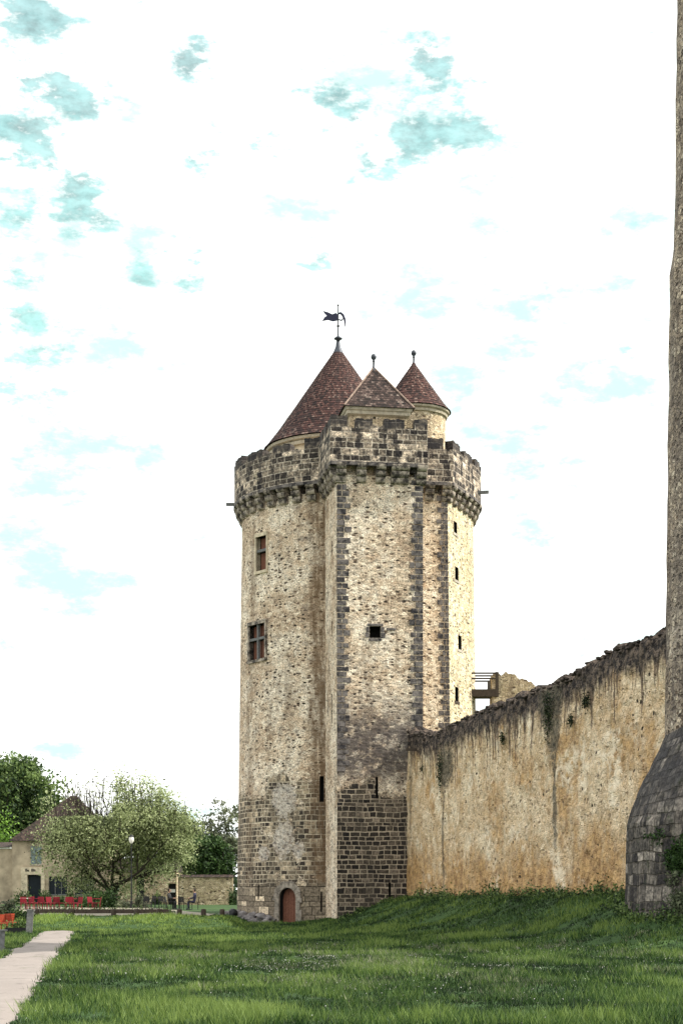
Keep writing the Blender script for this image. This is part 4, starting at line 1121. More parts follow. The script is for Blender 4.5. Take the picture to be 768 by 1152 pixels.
for i, (px, py, rs, rz2, n, lb) in enumerate(((568, 831, .14, .14, 160, 'small dark tuft rooted in the rampart, nearest the footbridge'), (497, 868, .22, .55, 420, 'creeper hanging in the dark scar at the left end of the rampart'), (619, 800, .28, .5, 420, 'creeper below the notch in the rampart top'),
        (662, 789, .14, .14, 160, 'upper right dark tuft rooted in the rampart face'), (645, 810, .12, .12, 130, 'dark tuft rooted in the rampart between creeper and upper right tuft'), (477, 864, .08, .2, 90, 'tiny dark tuft at the left end of the rampart'))):
    s, yw = wall_s(px); ivy('wall_tuft', lb, wall_pts(s, Z(py, yw), rs, rz2, n, i+5), M['leaf_black'], .05, i)

# weeds along the foot of the rampart
random.seed(9)
P = []
r = np.random.default_rng(15)
for k in range(120):
    s = r.uniform(.5, 36); off = abs(r.normal(.25, .3))+.05; hgt = r.uniform(.15, .6)*(1.4 if r.random() < .2 else 1); c = wp(s, off, 0); z = gz(c[0], c[1])
    m = int(60*hgt+20); q = r.normal(size=(m, 3))*np.array([.14, .14, hgt*.4]); q[:, 2] = abs(q[:, 2]); P.append(q+np.array([c[0], c[1], z]))
for k in range(60):
    a = R_(r.uniform(150, 275)); rad = 7.4+abs(r.normal(.1, .25)); x, y = TX+rad*math.cos(a), TY+rad*math.sin(a); hgt = r.uniform(.15, .5)
    m = int(60*hgt+20); q = r.normal(size=(m, 3))*np.array([.14, .14, hgt*.4]); q[:, 2] = abs(q[:, 2]); P.append(q+np.array([x, y, gz(x, y)]))
for k in range(40):
    a = r.uniform(.2, 4.4); c = tp(a, -.15-abs(r.normal(0, .2))); m = 30; q = r.normal(size=(m, 3))*np.array([.12, .12, .1]); q[:, 2] = abs(q[:, 2]); P.append(q+np.array([c.x, c.y, gz(c.x, c.y)]))
P = np.concatenate(P); v, f, rv = leaf_cloud(P, .06, seed=3); wd_ = np_mesh('weeds', v, f, M['leaf_mid'], rnd=rv); tag(wd_, 'rank dark weeds along the foot of rampart and towers', 'weeds', kind='stuff')

# ------------------------------------------------------------------ grass blades
def grass(name, bands, label, mask, seed, mat, hscale=1):
    r = np.random.default_rng(seed); VV = []; RR = []
    for (y0, y1, dens_, w, h) in bands:
        ym = (y0+y1)/2; xw = .215*y1+2.5; n = int((y1-y0)*(2*xw+10)*dens_); x = r.uniform(-xw-7, xw+3, n); y = r.uniform(y0, y1, n)
        k = (x < .215*y+5) & (x > -.215*y-9) & mask(x, y); x = x[k]; y = y[k]; n = len(x)
        cl = np.array([mnoise.noise((a*.35, b_*.35, 0))+.6*mnoise.noise((a*1.3, b_*1.3, 4)) for a, b_ in zip(x, y)])
        nb = 6; X0 = np.repeat(x, nb)+r.normal(0, .05+w, n*nb); Y0 = np.repeat(y, nb)+r.normal(0, .05+w, n*nb); Z0 = ground(X0, Y0)-.01
        hh = h*np.repeat(1.05+1.3*cl, nb)*r.uniform(.45, 1.3, n*nb)*hscale; hh = np.maximum(hh, .02)
        a = r.uniform(0, 2*PI, n*nb); ww = w*r.uniform(.6, 1.3, n*nb); la = r.uniform(0, 2*PI, n*nb); ll = hh*r.uniform(.15, .9, n*nb)
        p0 = np.stack([X0-np.cos(a)*ww/2, Y0-np.sin(a)*ww/2, Z0], -1); p1 = np.stack([X0+np.cos(a)*ww/2, Y0+np.sin(a)*ww/2, Z0], -1)
        p2 = np.stack([X0+np.cos(la)*ll, Y0+np.sin(la)*ll, Z0+hh], -1)
        VV.append(np.stack([p0, p1, p2], 1).reshape(-1, 3))
        bankness = sm((y-81)/3)*sm((-4.6-x)/1.8)  # lighter blades on the bank: sunlight put into their colour
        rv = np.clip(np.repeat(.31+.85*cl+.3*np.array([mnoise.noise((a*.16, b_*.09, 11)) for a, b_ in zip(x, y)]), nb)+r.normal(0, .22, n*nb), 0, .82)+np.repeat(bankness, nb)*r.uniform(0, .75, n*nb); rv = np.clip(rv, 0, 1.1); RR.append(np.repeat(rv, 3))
    V = np.concatenate(VV); o = np_mesh(name, V, np.arange(len(V)).reshape(-1, 3), mat, rnd=np.concatenate(RR)); tag(o, label, 'grass', kind='stuff'); return o
def lawn_mask(x, y):
    d = (x-WS[0])*wn[0]+(y-WS[1])*wn[1]; s = (x-WS[0])*wd[0]+(y-WS[1])*wd[1]
    ok = ~on_path(x, y) & ~((d < .05) & (s > -1) & (s < 40)) & ((x-TX)**2+(y-TY)**2 > 7.3**2) & ((x-CX)**2+(y-CY)**2 > 7.2**2) & (y < 93)
    rx = x-W1.x; ry = y-W1.y; a = rx*U.x+ry*U.y; b_ = rx*V_.x+ry*V_.y
    ok &= ~((a > 0) & (b_ > 0))
    ok &= ~((x < -6.8) & (y > 91.2))
    return ok
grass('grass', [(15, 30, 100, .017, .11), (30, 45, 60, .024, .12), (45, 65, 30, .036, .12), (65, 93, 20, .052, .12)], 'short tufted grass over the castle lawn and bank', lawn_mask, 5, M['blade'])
M['dry'] = mat_leaf('dry_blades', (.07, .08, .045), (.20, .205, .13), (.38, .37, .27), .2)
def drift_mask(x, y):
    nn_ = np.array([mnoise.noise((a*.55, b_*.22, 7))+.5*mnoise.noise((a*1.9, b_*.8, 2)) for a, b_ in zip(x, y)])
    e = ((x-.6)/6.0)**2+((y-40)/11)**2
    return lawn_mask(x, y) & (nn_+np.random.default_rng(1).normal(0, .15, len(x)) > -.02+.3*e) & (e < 2.4)
grass('dry_grass', [(24, 34, 60, .018, .09), (34, 44, 50, .024, .09), (44, 64, 26, .036, .10)], 'pale dry grass drift across the middle of the lawn', drift_mask, 6, M['dry'])
# daisies in a pale drift
r = np.random.default_rng(8); n = 3500
x = r.normal(0, 1, n)*4.6+.6; y = r.normal(0, 1, n)*7+40; nn = np.array([mnoise.noise((a*.5, b_*.3, 7)) for a, b_ in zip(x, y)])
k = (nn > -.15+.3*np.abs(r.normal(size=n))) & lawn_mask(x, y) & (y > 18); x = x[k]; y = y[k]; z = ground(x, y)+r.uniform(.04, .09, len(x)); n = len(x)
x2 = r.uniform(-16, 12, 1200); y2 = r.uniform(20, 70, 1200); k = lawn_mask(x2, y2); x = np.concatenate([x, x2[k]]); y = np.concatenate([y, y2[k]]); z = ground(x, y)+r.uniform(.05, .09, len(x)); n = len(x)
an = np.arange(6)*PI/3; rad = r.uniform(.004, .008, n)*(1+y/90)
tx = r.normal(0, .35, n); ty = r.normal(-.5, .3, n)
ring = np.stack([x[:, None]+np.cos(an)[None]*rad[:, None], y[:, None]+np.sin(an)[None]*rad[:, None], z[:, None]+(np.cos(an)[None]*tx[:, None]-np.sin(an)[None]*ty[:, None])*rad[:, None]], -1).reshape(-1, 3)
o = np_mesh('daisies', ring, np.arange(n*6).reshape(n, 6), M['petal']); tag(o, 'drift of tiny white daisies scattered through the lawn', 'flowers', kind='stuff')

# far wooded horizon, low enough to stay behind everything from the photograph's place
r = np.random.default_rng(31); P = []; B = []
for x0w, x1w, yw_ in ((-220, -36, 235), (30, 230, 240), (-34, 28, 300)):
    for k in range(int((x1w-x0w)/2.2)):
        cx_ = r.uniform(x0w, x1w); cy_ = yw_+r.uniform(-12, 12); hh_ = r.uniform(3.2, 6.2); m = 110
        d = r.normal(size=(m, 3)); d /= np.linalg.norm(d, axis=1)[:, None]; P.append(np.array([cx_, cy_, -1.4+hh_*.5])+d*np.array([2.8, 2.4, hh_*.5])*r.uniform(.6, 1, m)[:, None]); B.append(np.full(m, r.uniform(.1, .8)))
v, f, rv = leaf_cloud(np.concatenate(P), .5, np.concatenate(B), seed=4); o = np_mesh('woodland', v, f, M['leaf_mid'], rnd=rv); tag(o, 'far low woodland along the horizon', 'woodland', kind='stuff')
# ------------------------------------------------------------------ cafe and its wall
CYY = 143.0; gzc = gz(-22, CYY)
cafe = empty('cafe_building', (X(70, CYY), CYY, gzc)); tag(cafe, 'two-storey cream cafe house with a steep dark hipped roof behind the pale tree', 'house')
def wallbox(b, px0, px1, y0, depth, z0, z1): b.box((X(px0, y0), y0, z0), (X(px1, y0)-X(px0, y0), 0, 0), (0, depth, 0), (0, 0, z1-z0))
b = MB(); wallbox(b, 14, 122, CYY, 9, gzc-.3, Z(946, CYY)); cw = b.build('wall', M['cafe'], cafe, cafe.location)
b = MB(); wallbox(b, -70, 14, CYY+.3, 8, gzc-.3, Z(954, CYY)); b.build('side_wing', M['cafe'], cafe, cafe.location)
ccut = []
def cafe_cut(px0, px1, py0, py1, y=CYY, d=.5):
    q = MB(); q.box((X(px0, y), y-.3, Z(py0, y)), (X(px1, y)-X(px0, y), 0, 0), (0, d+.3, 0), (0, 0, Z(py1, y)-Z(py0, y))); ccut.append(q.build('c', M['hole']))
cafe_cut(31.5, 46.5, 1019, 984); cafe_cut(35, 47, 972, 952, d=.15); cafe_cut(55, 76, 1006, 986, d=.4); cafe_cut(84, 106, 1006, 986, d=.4)
cut(cw, ccut)
def hip(b, x0, x1, y0, y1, z0, z1, rx0, rx1, ry):
    A = [Vector((x0, y0, z0)), Vector((x1, y0, z0)), Vector((x1, y1, z0)), Vector((x0, y1, z0))]; P = Vector((rx0, ry, z1)); Q = Vector((rx1, ry, z1))
    def uvq(pts, along):
        e = (along[1]-along[0]).normalized(); o = along[0]; return [((p-o).dot(e), ((p-o)-e*(p-o).dot(e)).length) for p in pts]
    for pts in ([A[0], A[1], Q, P], [A[2], A[3], P, Q], [A[1], A[2], Q], [A[3], A[0], P]): b.face(pts, uvq(pts, pts[:2]))
    b.face(list(reversed(A)))
b = MB(); hip(b, X(11, CYY), X(125, CYY), CYY-.4, CYY+9.4, Z(946, CYY)+.003, Z(896, CYY)+.3, X(70, CYY), X(77, CYY), CYY+4.5)
rf = b.build('roof', M['darktile'], cafe, (X(70, CYY), CYY+4, Z(946, CYY)))
b = MB(); hip(b, X(-73, CYY), X(11, CYY)-.01, CYY-.1, CYY+8.4, Z(953, CYY), Z(946, CYY), X(-70, CYY), X(10.8, CYY), CYY+4); b.build('side_roof', M['darktile'], cafe, (X(-30, CYY), CYY+4, Z(954, CYY)))
b = MB(); b.box((X(-20, CYY), CYY+.15, Z(955, CYY)), (X(13, CYY)-X(-20, CYY), 0, 0), (0, .14, 0), (0, 0, .18)); b.build('gutter', M['white'], cafe, (X(0, CYY), CYY, Z(954, CYY)))
# doorway with pilasters and lintel
dd = empty('doorway', (0, 0, 0)); dd.parent = cafe; dd.location = Vector((X(39, CYY), CYY, gzc))-cafe.location
b = MB(); zl_ = Z(984, CYY)
b.box((X(24.5, CYY), CYY-.14, gzc), (X(31.3, CYY)-X(24.5, CYY), 0, 0), (0, .2, 0), (0, 0, zl_-gzc)); b.box((X(46.7, CYY), CYY-.14, gzc), (.3, 0, 0), (0, .2, 0), (0, 0, zl_-gzc)); b.box((X(24, CYY), CYY-.17, zl_), (X(50, CYY)-X(24, CYY), 0, 0), (0, .22, 0), (0, 0, .62))
b.build('surround', M['cream'], dd, (X(39, CYY), CYY, gzc))
b = MB(); b.box((X(32, CYY), CYY+.3, gzc), (X(46, CYY)-X(32, CYY), 0, 0), (0, .05, 0), (0, 0, zl_-gzc-.05)); b.build('glass_door', M['glass'], dd, (X(39, CYY), CYY, gzc))
b = MB(); rr = random.Random(2)
for px in (29.3, 30.5, 31.6, 32.7, 36, 37.2, 38.5, 39.8):
    b.box((X(px, CYY), CYY-.19, Z(980.5, CYY)), (.06, 0, 0), (0, .02, 0), (0, 0, rr.uniform(.14, .26)))
b.build('lettering', M['black'], dd, (X(34, CYY), CYY, Z(981, CYY)))
wn_ = empty('window', (0, 0, 0)); wn_.parent = cafe; wn_.location = Vector((X(41, CYY), CYY, Z(972, CYY)))-cafe.location
for (p0, p1) in ((35, 40.6), (41.4, 47)):
    for (q0, q1) in ((972, 962.3), (961.6, 952)):
        b = MB(); b.box((X(p0, CYY), CYY-.02, Z(q0, CYY)), (X(p1, CYY)-X(p0, CYY), 0, 0), (0, .06, 0), (0, 0, Z(q1, CYY)-Z(q0, CYY))); b.build('shutter', M['blueshutter'], wn_, (X(p0, CYY), CYY, Z(q0, CYY)))
b = MB(); b.box((X(34, CYY), CYY-.1, Z(973, CYY)-.05), (X(48, CYY)-X(34, CYY), 0, 0), (0, .15, 0), (0, 0, .08)); b.build('sill', M['lightstone'], wn_, (X(41, CYY), CYY, Z(973, CYY)))
for (p0, p1) in ((55, 76), (84, 106)):
    w_ = empty('shop_window', (0, 0, 0)); w_.parent = cafe; w_.location = Vector((X((p0+p1)/2, CYY), CYY, Z(1006, CYY)))-cafe.location
    b = MB(); b.box((X(p0, CYY), CYY+.25, Z(1006, CYY)), (X(p1, CYY)-X(p0, CYY), 0, 0), (0, .03, 0), (0, 0, 1.5)); b.build('pane', M['glass'], w_, (X(p0, CYY), CYY, 0))
    b = MB()
    for k in range(4): b.box((X(p0+(p1-p0)*k/3, CYY)-.03, CYY+.18, Z(1006, CYY)), (.06, 0, 0), (0, .06, 0), (0, 0, 1.5))
    b.box((X(p0, CYY), CYY-.06, Z(1006, CYY)-.1), (X(p1, CYY)-X(p0, CYY), 0, 0), (0, .3, 0), (0, 0, .1)); b.build('frame', M['greywood'], w_, (X(p0, CYY), CYY, 0))
# low annexe to the right of the house
ann = empty('annexe', (X(160, 141), 141, gzc)); tag(ann, 'low cream annexe with two black doorways between cafe house and stone wall', 'outbuilding')
b = MB(); wallbox(b, 122.5, 199, 141, 5, gzc-.3, Z(981, 141)); aw = b.build('wall', M['stone_wall'], ann, ann.location)
ccut = []
cafe_cut(153.5, 162.5, 1019, 986, 141); cafe_cut(189.5, 198, 1019, 994, 141); cut(aw, ccut)
b = MB(); hip(b, X(122.6, 141), X(200, 141), 140.7, 146.3, Z(981, 141)+.003, Z(965, 141), X(123, 141), X(198, 141), 143.5); b.build('roof', M['darktile'], ann, (X(160, 141), 143, Z(981, 141)))
for (p0, p1, pt) in ((153.5, 162.5, 986), (189.5, 198, 994)):
    b = MB(); b.box((X(p0, 141)+.02, 141.3, gzc), (X(p1, 141)-X(p0, 141)-.04, 0, 0), (0, .06, 0), (0, 0, Z(pt, 141)-gzc-.02)); b.build('door', M['black'], ann, (X(p0, 141), 141, gzc))
b = MB(); b.box((X(191.5, 141), 141.2, Z(1004, 141)), (X(197, 141)-X(191.5, 141), 0, 0), (0, .05, 0), (0, 0, .28)); b.build('notice', M['white'], ann, (X(194, 141), 141, Z(1003, 141)))
# stone garden wall
gw = empty('garden_wall', (X(230, 139), 139, gz(-11, 139))); tag(gw, 'old beige stone garden wall with reddish tile coping, left of the keep', 'wall')
b = MB(); wallbox(b, 200.2, 262, 139, .5, gzc-.3, Z(987, 139)); b.build('masonry', M['stone_wall'], gw, gw.location)
b = MB(); x0_, x1_ = X(199.8, 139), X(262.6, 139); z_ = Z(987, 139)+.003
for (ya, yb, za, zb) in ((138.85, 139.25, z_, z_+.22), (139.65, 139.25, z_, z_+.22)):
    b.face([(x0_, ya, za), (x1_, ya, za), (x1_, yb, zb), (x0_, yb, zb)])
b.face([(x0_, 138.85, z_), (x0_, 139.65, z_), (x0_, 139.25, z_+.22)]); b.face([(x1_, 138.85, z_), (x1_, 139.65, z_), (x1_, 139.25, z_+.22)]); b.face([(x0_, 138.85, z_), (x1_, 138.85, z_), (x1_, 139.65, z_), (x0_, 139.65, z_)])
b.build('coping', M['darktile'], gw, (x0_, 139, z_))
# terrace edging board
ed = MB(); 
for k in range(11):
    xa = X(45, 98.6)+k*(X(190, 98.6)-X(45, 98.6))/11; w = (X(190, 98.6)-X(45, 98.6))/11-.03; ed.box((xa, 98.6, gz(xa, 98.6)-.05), (w, 0, 0), (0, .22, 0), (0, 0, .3))
e_ = ed.build('timber_edging', M['wood'], None, (X(110, 98.6), 98.6, gz(-15, 98.6))); tag(e_, 'long low dark timber edging between terrace and gravel walk', 'edging')
# lamp post
lx, ly = bpx(148, 119); lz = gz(lx, ly); lp = empty('street_lamp', (lx, ly, lz)); tag(lp, 'thin dark lamp post with a white globe lantern before the pale tree', 'street lamp')
ht = Z(949, ly)-lz
b = MB(); b.tube([(lx, ly, lz-.05), (lx, ly, lz+.5)], .09, 10); b.tube([(lx, ly, lz+.5), (lx, ly, lz+ht)], [.055, .04], 10); b.build('post', M['black'], lp, (lx, ly, lz))
b = MB(); lathe(b, lx, ly, [(.05, lz+ht), (.12, lz+ht+.08), (.18, lz+ht+.25), (.16, lz+ht+.42), (.10, lz+ht+.5)], 14); b.build('lantern', M['white'], lp, (lx, ly, lz+ht), smooth=True)
b = MB(); lathe(b, lx, ly, [(.19, lz+ht+.48), (.14, lz+ht+.56), (.03, lz+ht+.64)], 14); b.build('lantern_cap', M['black'], lp, (lx, ly, lz+ht+.5))
# bollards
def first_or_copy(proto, i, loc, rz=0):
    o = proto if i == 0 else copy_tree(proto); o.location = loc; o.rotation_euler.z = rz; return o
b = MB(); lathe(b, 0, 0, [(.0, 0), (.14, 0), (.14, .34), (.11, .4), (0, .41)], 12); bol = b.build('bollard', M['wood'], None, (0, 0, 0))
bl = ['leftmost of the low dark bollards on the bank, beyond the leaning grey post', 'low dark bollard below the red chairs', 'low dark bollard straight below the pale tree trunk', 'low dark bollard just right of the lamp post', 'low dark bollard near the right end of the timber edging', 'low dark bollard in front of the black tables', 'low dark bollard before the sunny lawn patch', 'rightmost low dark bollard, nearest the keep']
for i, px in enumerate((42, 81, 128, 154, 179, 202, 229, 250)):
    Yb = 91.4; o = first_or_copy(bol, i, (X(px, Yb), Yb, gz(X(px, Yb), Yb)-.02)); tag(o, bl[i], 'bollard', 'low bollards along the gravel walk')
b = MB(); rock(b, (X(262.5, 95), 95, gz(X(262.5, 95), 95)+.12), .26, .26, .26, 3); bo = b.build('boulder', M['black'], None, (X(262.5, 95), 95, gz(-6, 95))); tag(bo, 'dark rounded boulder beside the left foot of the keep', 'boulder')
# grey posts by the path
def grey_post(px0, px1, ytop, ybot, Y, label, lean):
    x = X((px0+px1)/2, Y); z = gz(x, Y); w = (px1-px0)/F*Y; h = (ybot-ytop)/F*Y
    t = empty('wooden_post', (x, Y, z)); tag(t, label, 'post', 'grey wooden posts beside the path')
    b = MB(); b.box((-w/2, -.09, -.1), (w, .05, 0), (-.02, .18, 0), (lean, 0, h+.1)); b.build('board', M['greywood'], None, (0, 0, 0)).parent = t
    b = MB(); b.box((-w/2-.04+lean, -.12, h-.02), (w+.08, .05, 0), (0, .24, 0), (0, 0, .05)); b.build('cap', M['greywood'], None, (0, 0, 0)).parent = t
    return t
Yp = 1900*1.95/49; grey_post(29.5, 36.5, 1022, 1049, Yp, 'grey weathered wooden post leaning right beside the far end of the path', .07)
Yp2 = 1900*1.86/72; grey_post(-4, 4.5, 1046, 1071, Yp2, 'grey weathered wooden post at the left edge, nearer along the path', .04)

# ------------------------------------------------------------------ chairs, tables, people
def make_chair(name, mat, h=.86):
    t = empty(name, (0, 0, 0)); kk = []
    b = MB(); b.box((-.22, -.22, .43), (.44, 0, 0), (0, .44, 0), (0, 0, .035)); b.build('seat', mat, t, (0, 0, 0), bevel=.008)
    b = MB()
    for k in range(4): b.box((-.2, .2+.02*k, .50+k*.09), (.4, 0, 0), (0, .02, 0), (0, 0, .085))
    for sx in (-.21, .19): b.box((sx, .19, .43), (.02, 0, 0), (0, .025, 0), (0, .08, h-.43))
    b.build('backrest', mat, t, (0, 0, 0))
    for sx in (-.2, .17):
        b = MB(); b.box((sx, .18, 0), (.03, 0, 0), (0, .03, 0), (0, 0, .43)); b.build('leg', mat, t, (0, 0, 0))
        b = MB(); b.box((sx, -.21, 0), (.03, 0, 0), (0, .03, 0), (0, 0, .43)); b.build('leg', mat, t, (0, 0, 0))
    return t
def make_table(name, mat, w=.7):
    t = empty(name, (0, 0, 0))
    b = MB(); lathe(b, 0, 0, [(0, .71), (w/2, .71), (w/2, .74), (0, .74)], 20); b.build('table_top', mat, t, (0, 0, 0))
    b = MB(); b.tube([(0, 0, .02), (0, 0, .71)], .035, 8); b.build('pedestal', M['black'], t, (0, 0, 0))
    b = MB(); lathe(b, 0, 0, [(0, 0), (.24, 0), (.22, .03), (0, .05)], 14); b.build('base', M['black'], t, (0, 0, 0))
    return t
def place(proto, lst, cat, group):
    for i, (px, Y, rz, lb) in enumerate(lst):
        x = X(px, Y); o = first_or_copy(proto, i, (x, Y, gz(x, Y)+.02), rz); tag(o, lb, cat, group)
G1 = 'red chairs on the cafe terrace'
place(make_chair('red_chair', M['red']), [(27, 112, .3, 'leftmost red chair on the cafe terrace, at the white topped table'), (33, 113, -1.9, 'red chair just left of the black cafe doorway'), (38, 111, 2.7, 'red chair right below the black cafe doorway'), (44, 112, -.3, 'red chair just right of the cafe doorway'),
    (52, 113, 2.2, 'red chair below the pier between doorway and shop window'), (57.5, 111, .8, 'red chair left of the red table below the first shop window'), (64, 112, 3.3, 'red chair behind the second red table'), (70, 112, -1.2, 'red chair right of the second red table'),
    (78, 111, .2, 'red chair below the cream pier between the shop windows'), (83.5, 112, 2.5, 'red chair below the second shop window, beside a red table'), (87.5, 110.5, -.7, 'red chair closest to the timber edging, below the second shop window'), (104, 112, .9, 'red chair standing apart beside the dark bush'), (109.5, 112, -1.5, 'rightmost red chair, tucked against the dark bush')], 'chair', G1)
place(make_table('red_table', M['red'], .75), [(41, 112.5, 0, 'red table before the cafe doorway'), (61, 112.5, 0, 'red table before the left shop window'), (81, 112.5, 0, 'red table before the cream pier between windows'), (107, 113, 0, 'red table beside the dark bush')], 'table', 'red tables on the cafe terrace')
place(make_table('white_table', M['white'], .9), [(29.5, 114, 0, 'white topped table at the left of the red chairs')], 'table', None)
place(make_chair('orange_chair', M['orange']), [(3, 79, .5, 'orange chair at the left edge behind the nearer grey post'), (8.5, 80, -2.2, 'orange chair second from the left edge'), (14, 79.5, 2.6, 'orange chair closest to the dark planter box')], 'chair', 'orange chairs at the left edge')
pb = empty('planter_box', (X(21, 77), 77, gz(X(21, 77), 77))); tag(pb, 'low dark planter box with small green plants left of the leaning grey post', 'planter')
pw = .55; b = MB(); q = pb.location
for (ox, oy, sx, sy) in ((-pw, -.2, 2*pw, .04), (-pw, .16, 2*pw, .04), (-pw, -.158, .04, .316), (pw-.04, -.158, .04, .316)): b.box(q+Vector((ox, oy, 0)), (sx, 0, 0), (0, sy, 0), (0, 0, .32))
b.build('box', M['black'], pb, q)
r = np.random.default_rng(4); P = r.normal(size=(500, 3))*np.array([.25, .09, .12])+np.array(q)+np.array([0, 0, .42]); v, f, rv = leaf_cloud(P, .05, seed=2); np_mesh('plants', v, f, M['leaf_mid'], pb, rnd=rv)
G2 = 'black chairs on the gravel by the annexe'
place(make_chair('black_chair', M['black']), [(166, 117, .4, 'leftmost black chair, before the wall between annexe doors'), (170.5, 118, -.7, 'black chair second from the left, beside the first dark table'), (183, 118, .6, 'black chair just left of the notice doorway'), (190, 113, 1.4, 'black chair below the white notice, under the seated person'),
    (199, 113, -1.4, 'black chair on the right of the doorway table'), (205.5, 112, 2.8, 'black chair between the two right-hand tables'), (219.5, 112, -1.45, 'rightmost black chair, under the person by the sunny lawn')], 'chair', G2)
place(make_table('dark_table', M['wood'], .75), [(174.5, 117.5, 0, 'dark table at the left of the annexe group'), (179, 119, 0, 'dark table behind, left of the notice doorway'), (194.5, 113, 0, 'dark table below the white notice'), (213, 112, 0, 'dark table closest to the sunny lawn')], 'table', 'dark tables by the annexe')

def seated_person(px, Y, rz, label, top, seed):
    """one skinned body, seated at .47 m"""
    j = {'pelvis': (0, 0, .56), 'belly': (0, -.02, .72), 'chest': (0, -.02, .95), 'neck': (0, -.03, 1.14), 'chin': (0, -.05, 1.2), 'head': (0, -.06, 1.29), 'crown': (0, -.05, 1.39)}
    ed_ = [('pelvis', 'belly'), ('belly', 'chest'), ('chest', 'neck'), ('neck', 'chin'), ('chin', 'head'), ('head', 'crown')]
    rad = {'pelvis': (.16, .13), 'belly': (.15, .11), 'chest': (.18, .12), 'neck': (.055, .055), 'chin': (.065, .075), 'head': (.085, .105), 'crown': (.05, .06)}
    for s, t in ((-1, 'l'), (1, 'r')):
        j.update({t+'hip': (s*.1, -.06, .55), t+'knee': (s*.13, -.47, .54), t+'ank': (s*.13, -.45, .1), t+'toe': (s*.14, -.62, .05), t+'sh': (s*.19, -.01, 1.06), t+'el': (s*.25, -.12, .8), t+'wr': (s*.16, -.34, .78), t+'ha': (s*.13, -.43, .79)})
        ed_ += [('pelvis', t+'hip'), (t+'hip', t+'knee'), (t+'knee', t+'ank'), (t+'ank', t+'toe'), ('chest', t+'sh'), (t+'sh', t+'el'), (t+'el', t+'wr'), (t+'wr', t+'ha')]
        rad.update({t+'hip': (.1, .09), t+'knee': (.065, .06), t+'ank': (.042, .042), t+'toe': (.035, .03), t+'sh': (.065, .06), t+'el': (.045, .045), t+'wr': (.03, .03), t+'ha': (.035, .02)})
        for k in range(5):
            a = (k-2)*.014*s; nm = t+'f%d' % k; j[nm] = (s*.13+a*(1.6 if k != 0 else 2.4), -.50+(0.0 if k in (1, 2, 3) else .02)+(.03 if k == 0 else 0), .775); ed_.append((t+'ha', nm)); rad[nm] = (.009, .009)
    nm = list(j); me = bpy.data.meshes.new('body'); me.from_pydata([j[k] for k in nm], [(nm.index(a), nm.index(b_)) for a, b_ in ed_], [])
    ob = bpy.data.objects.new('body', me); COL.objects.link(ob); md = ob.modifiers.new('s', 'SKIN'); sub = ob.modifiers.new('u', 'SUBSURF'); sub.levels = 1
    for i, k in enumerate(nm): me.skin_vertices[0].data[i].radius = rad[k]; me.skin_vertices[0].data[i].use_root = (k == 'pelvis')
    dg = bpy.context.evaluated_depsgraph_get(); nme = bpy.data.meshes.new_from_object(ob.evaluated_get(dg), depsgraph=dg); bpy.data.objects.remove(ob)
    nme.materials.clear(); nme.materials.append(top); nme.materials.append(M['skin'])
    for p_ in nme.polygons:
        p_.use_smooth = True; c = p_.center; p_.material_index = 1 if (c.z > 1.15 or (c.y < -.36 and .74 < c.z < .84 and abs(c.x) > .07)) else 0
    t = empty('person', (0, 0, 0)); bo_ = bpy.data.objects.new('body', nme); COL.objects.link(bo_); bo_.parent = t
    b = MB(); bm = bmesh.new(); bmesh.ops.create_icosphere(bm, subdivisions=3, radius=1)
    for f_ in bm.faces:
        if f_.calc_center_median().y > -.25 or f_.calc_center_median().z > .55: b.face([(v.co.x*.10, -.04+v.co.y*.115, 1.32+v.co.z*.125) for v in f_.verts])
    bm.free(); b.build('hair', M['bark'], None, (0, 0, 0)).parent = t
    for s in (-1, 1):
        b = MB(); rock(b, (s*.035, -.155, 1.30), .012, .01, .012, 1); b.build('eye', M['black'], None, (0, 0, 0)).parent = t
    b = MB(); b.box((-.014, -.195, 1.245), (.028, 0, 0), (0, .06, 0), (0, .012, .05)); b.build('nose', M['skin'], None, (0, 0, 0)).parent = t
    x = X(px, Y); t.location = (x, Y, gz(x, Y)+.0); t.rotation_euler.z = rz; tag(t, label, 'person'); return t
seated_person(190, 113, 1.4, 'person in dark clothes seated at the table below the white notice', M['black'], 1)
seated_person(219.5, 112, -1.45, 'person in dark clothes seated at the table nearest the sunny lawn', M['banner'], 2)

# ------------------------------------------------------------------ camera, light, sky
cam = bpy.data.cameras.new('camera'); co = bpy.data.objects.new('camera', cam); COL.objects.link(co); SC.camera = co
co.location = (0, 0, 0); co.rotation_euler = (PI/2, 0, 0); cam.sensor_fit = 'VERTICAL'; cam.sensor_height = 36; cam.lens = F/1152*36; cam.shift_y = 424/1152; cam.clip_end = 6000; cam.clip_start = .1
EL, AZ = 44, 92      # sun elevation; azimuth clockwise from +Y (view direction)
sd = Vector((math.sin(R_(AZ))*math.cos(R_(EL)), math.cos(R_(AZ))*math.cos(R_(EL)), math.sin(R_(EL))))
sl = bpy.data.lights.new('sun', 'SUN'); sl.energy = 4.6; sl.angle = R_(.6); sl.color = (1, .95, .84); so = bpy.data.objects.new('sun', sl); COL.objects.link(so)
so.rotation_euler = sd.to_track_quat('Z', 'Y').to_euler(); so.location = (40, 40, 60)
w = NT('World', world=True); SC.world = w.m
sky = w.n('ShaderNodeTexSky', sky_type='NISHITA'); sky.sun_disc = False; sky.sun_elevation = R_(EL); sky.sun_rotation = R_(AZ); sky.air_density = 1.0; sky.dust_density = .6
tc_ = w.n('ShaderNodeTexCoord').outputs['Generated']
def direction(px, py): return tuple(Vector(((px-384)/F, 1, (1000-py)/F)).normalized())
q = w.scale(tc_, (1, 1, 2.2))
n1 = w.noise(q, 30, 6, .62); n2 = w.noise(q, 70, 5, .62)
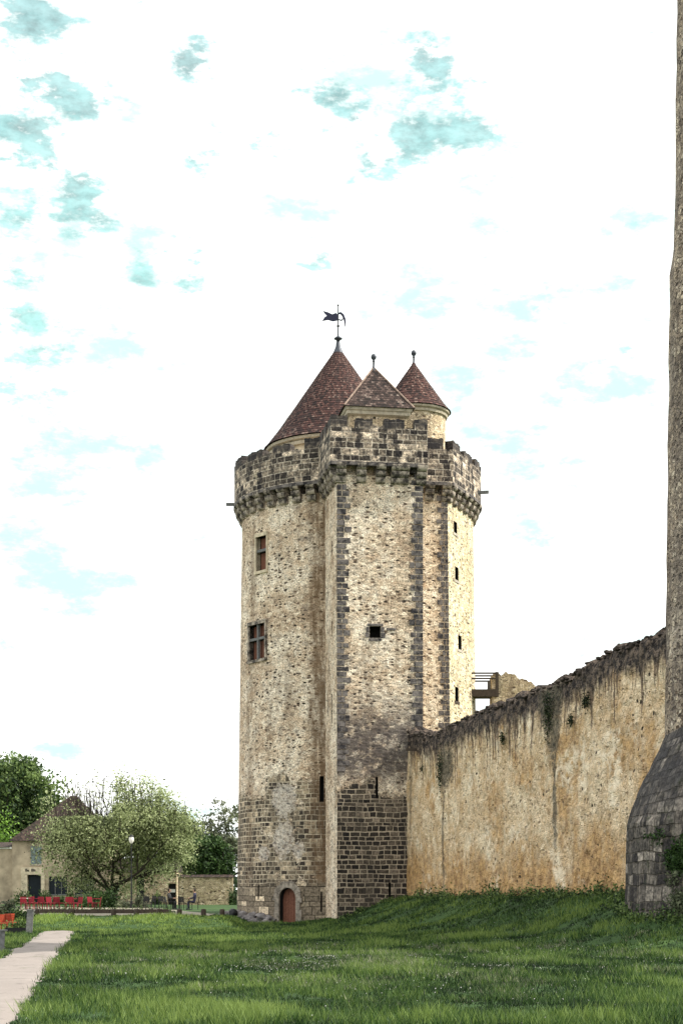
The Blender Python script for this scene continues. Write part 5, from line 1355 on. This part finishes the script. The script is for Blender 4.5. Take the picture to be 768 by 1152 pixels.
nf = w.math('ADD', w.math('MULTIPLY', n1, .62), w.math('MULTIPLY', n2, .38))
cov = None
for (px, py, rad, amt) in ((35, 30, .045, .19), (60, 85, .04, .19), (85, 110, .03, .17), (30, 160, .04, .19), (15, 215, .035, .17), (85, 235, .03, .17), (15, 350, .045, .16), (40, 410, .04, .12), (10, 430, .03, .15), (215, 65, .022, .17), (480, 65, .035, .15), (400, 125, .045, .16), (520, 145, .035, .20), (465, 150, .03, .20), (420, 185, .03, .14), (225, 180, .025, .15), (210, 300, .022, .15), (160, 305, .02, .13), (360, 290, .02, .12), (700, 380, .022, .13), (610, 80, .018, .13), (715, 235, .018, .12), (290, 160, .022, .1)):
    dd_ = w.n('ShaderNodeVectorMath', operation='DISTANCE'); w.put(dd_.inputs[0], tc_); dd_.inputs[1].default_value = direction(px, py)
    m = w.mr(dd_.outputs['Value'], 0, rad*1.1, amt, 0); cov = m if cov is None else w.math('MAXIMUM', cov, m)
n3 = w.noise(q, 130, 5, .7)
nf = w.math('ADD', w.math('MULTIPLY', nf, .86), w.math('MULTIPLY', n3, .14))
hole = w.mr(w.math('ADD', nf, cov), .575, .69, 0, .85)
zone = None
for (px, py, rad) in ((470, 200, .13), (60, 560, .10), (40, 640, .10), (120, 330, .12), (600, 420, .12), (30, 200, .12)):
    dd_ = w.n('ShaderNodeVectorMath', operation='DISTANCE'); w.put(dd_.inputs[0], tc_); dd_.inputs[1].default_value = direction(px, py)
    m = w.mr(dd_.outputs['Value'], 0, rad, .12, 0); zone = m if zone is None else w.math('MAXIMUM', zone, m)
haze = w.mr(w.math('ADD', w.noise(q, 16, 7, .68), zone), .48, .72, 0, .9)
warm = w.mr(w.noise(w.vm('ADD', q, (5, 3, 1)), 9, 6, .65), .54, .68, 0, .8)
blue = w.mix(1, sky.outputs[0], (.98, 1.08, .66), 'MULTIPLY')
cloud = w.ramp(w.noise(q, 9, 6, .6), [(.3, (.93, .965, .97)), (.6, (1, 1, .985))])
cl = w.vm('MULTIPLY', cloud, (13.0, 13.0, 12.8))
tint = w.mix(1, blue, w.mix(w.mr(n2, .3, .7), (1.05, 1.2, 1.2), (2.5, 2.7, 2.65)), 'MULTIPLY')
c = w.mix(warm, cl, (7.6, 6.9, 6.3))
c = w.mix(haze, c, (4.7, 6.7, 6.5)); c = w.mix(hole, c, tint)
bg = w.n('ShaderNodeBackground'); w.put(bg.inputs[0], c); bg.inputs[1].default_value = .1
wo = w.n('ShaderNodeOutputWorld'); w.t.links.new(bg.outputs[0], wo.inputs[0])
vs = SC.view_settings; vs.view_transform = 'Standard'; vs.look = 'None'; vs.gamma = 1; vs.exposure = .5
SC.render.resolution_x = 682; SC.render.resolution_y = 1024
try:
    SC.cycles.max_bounces = 5; SC.cycles.use_denoising = True
except Exception: pass
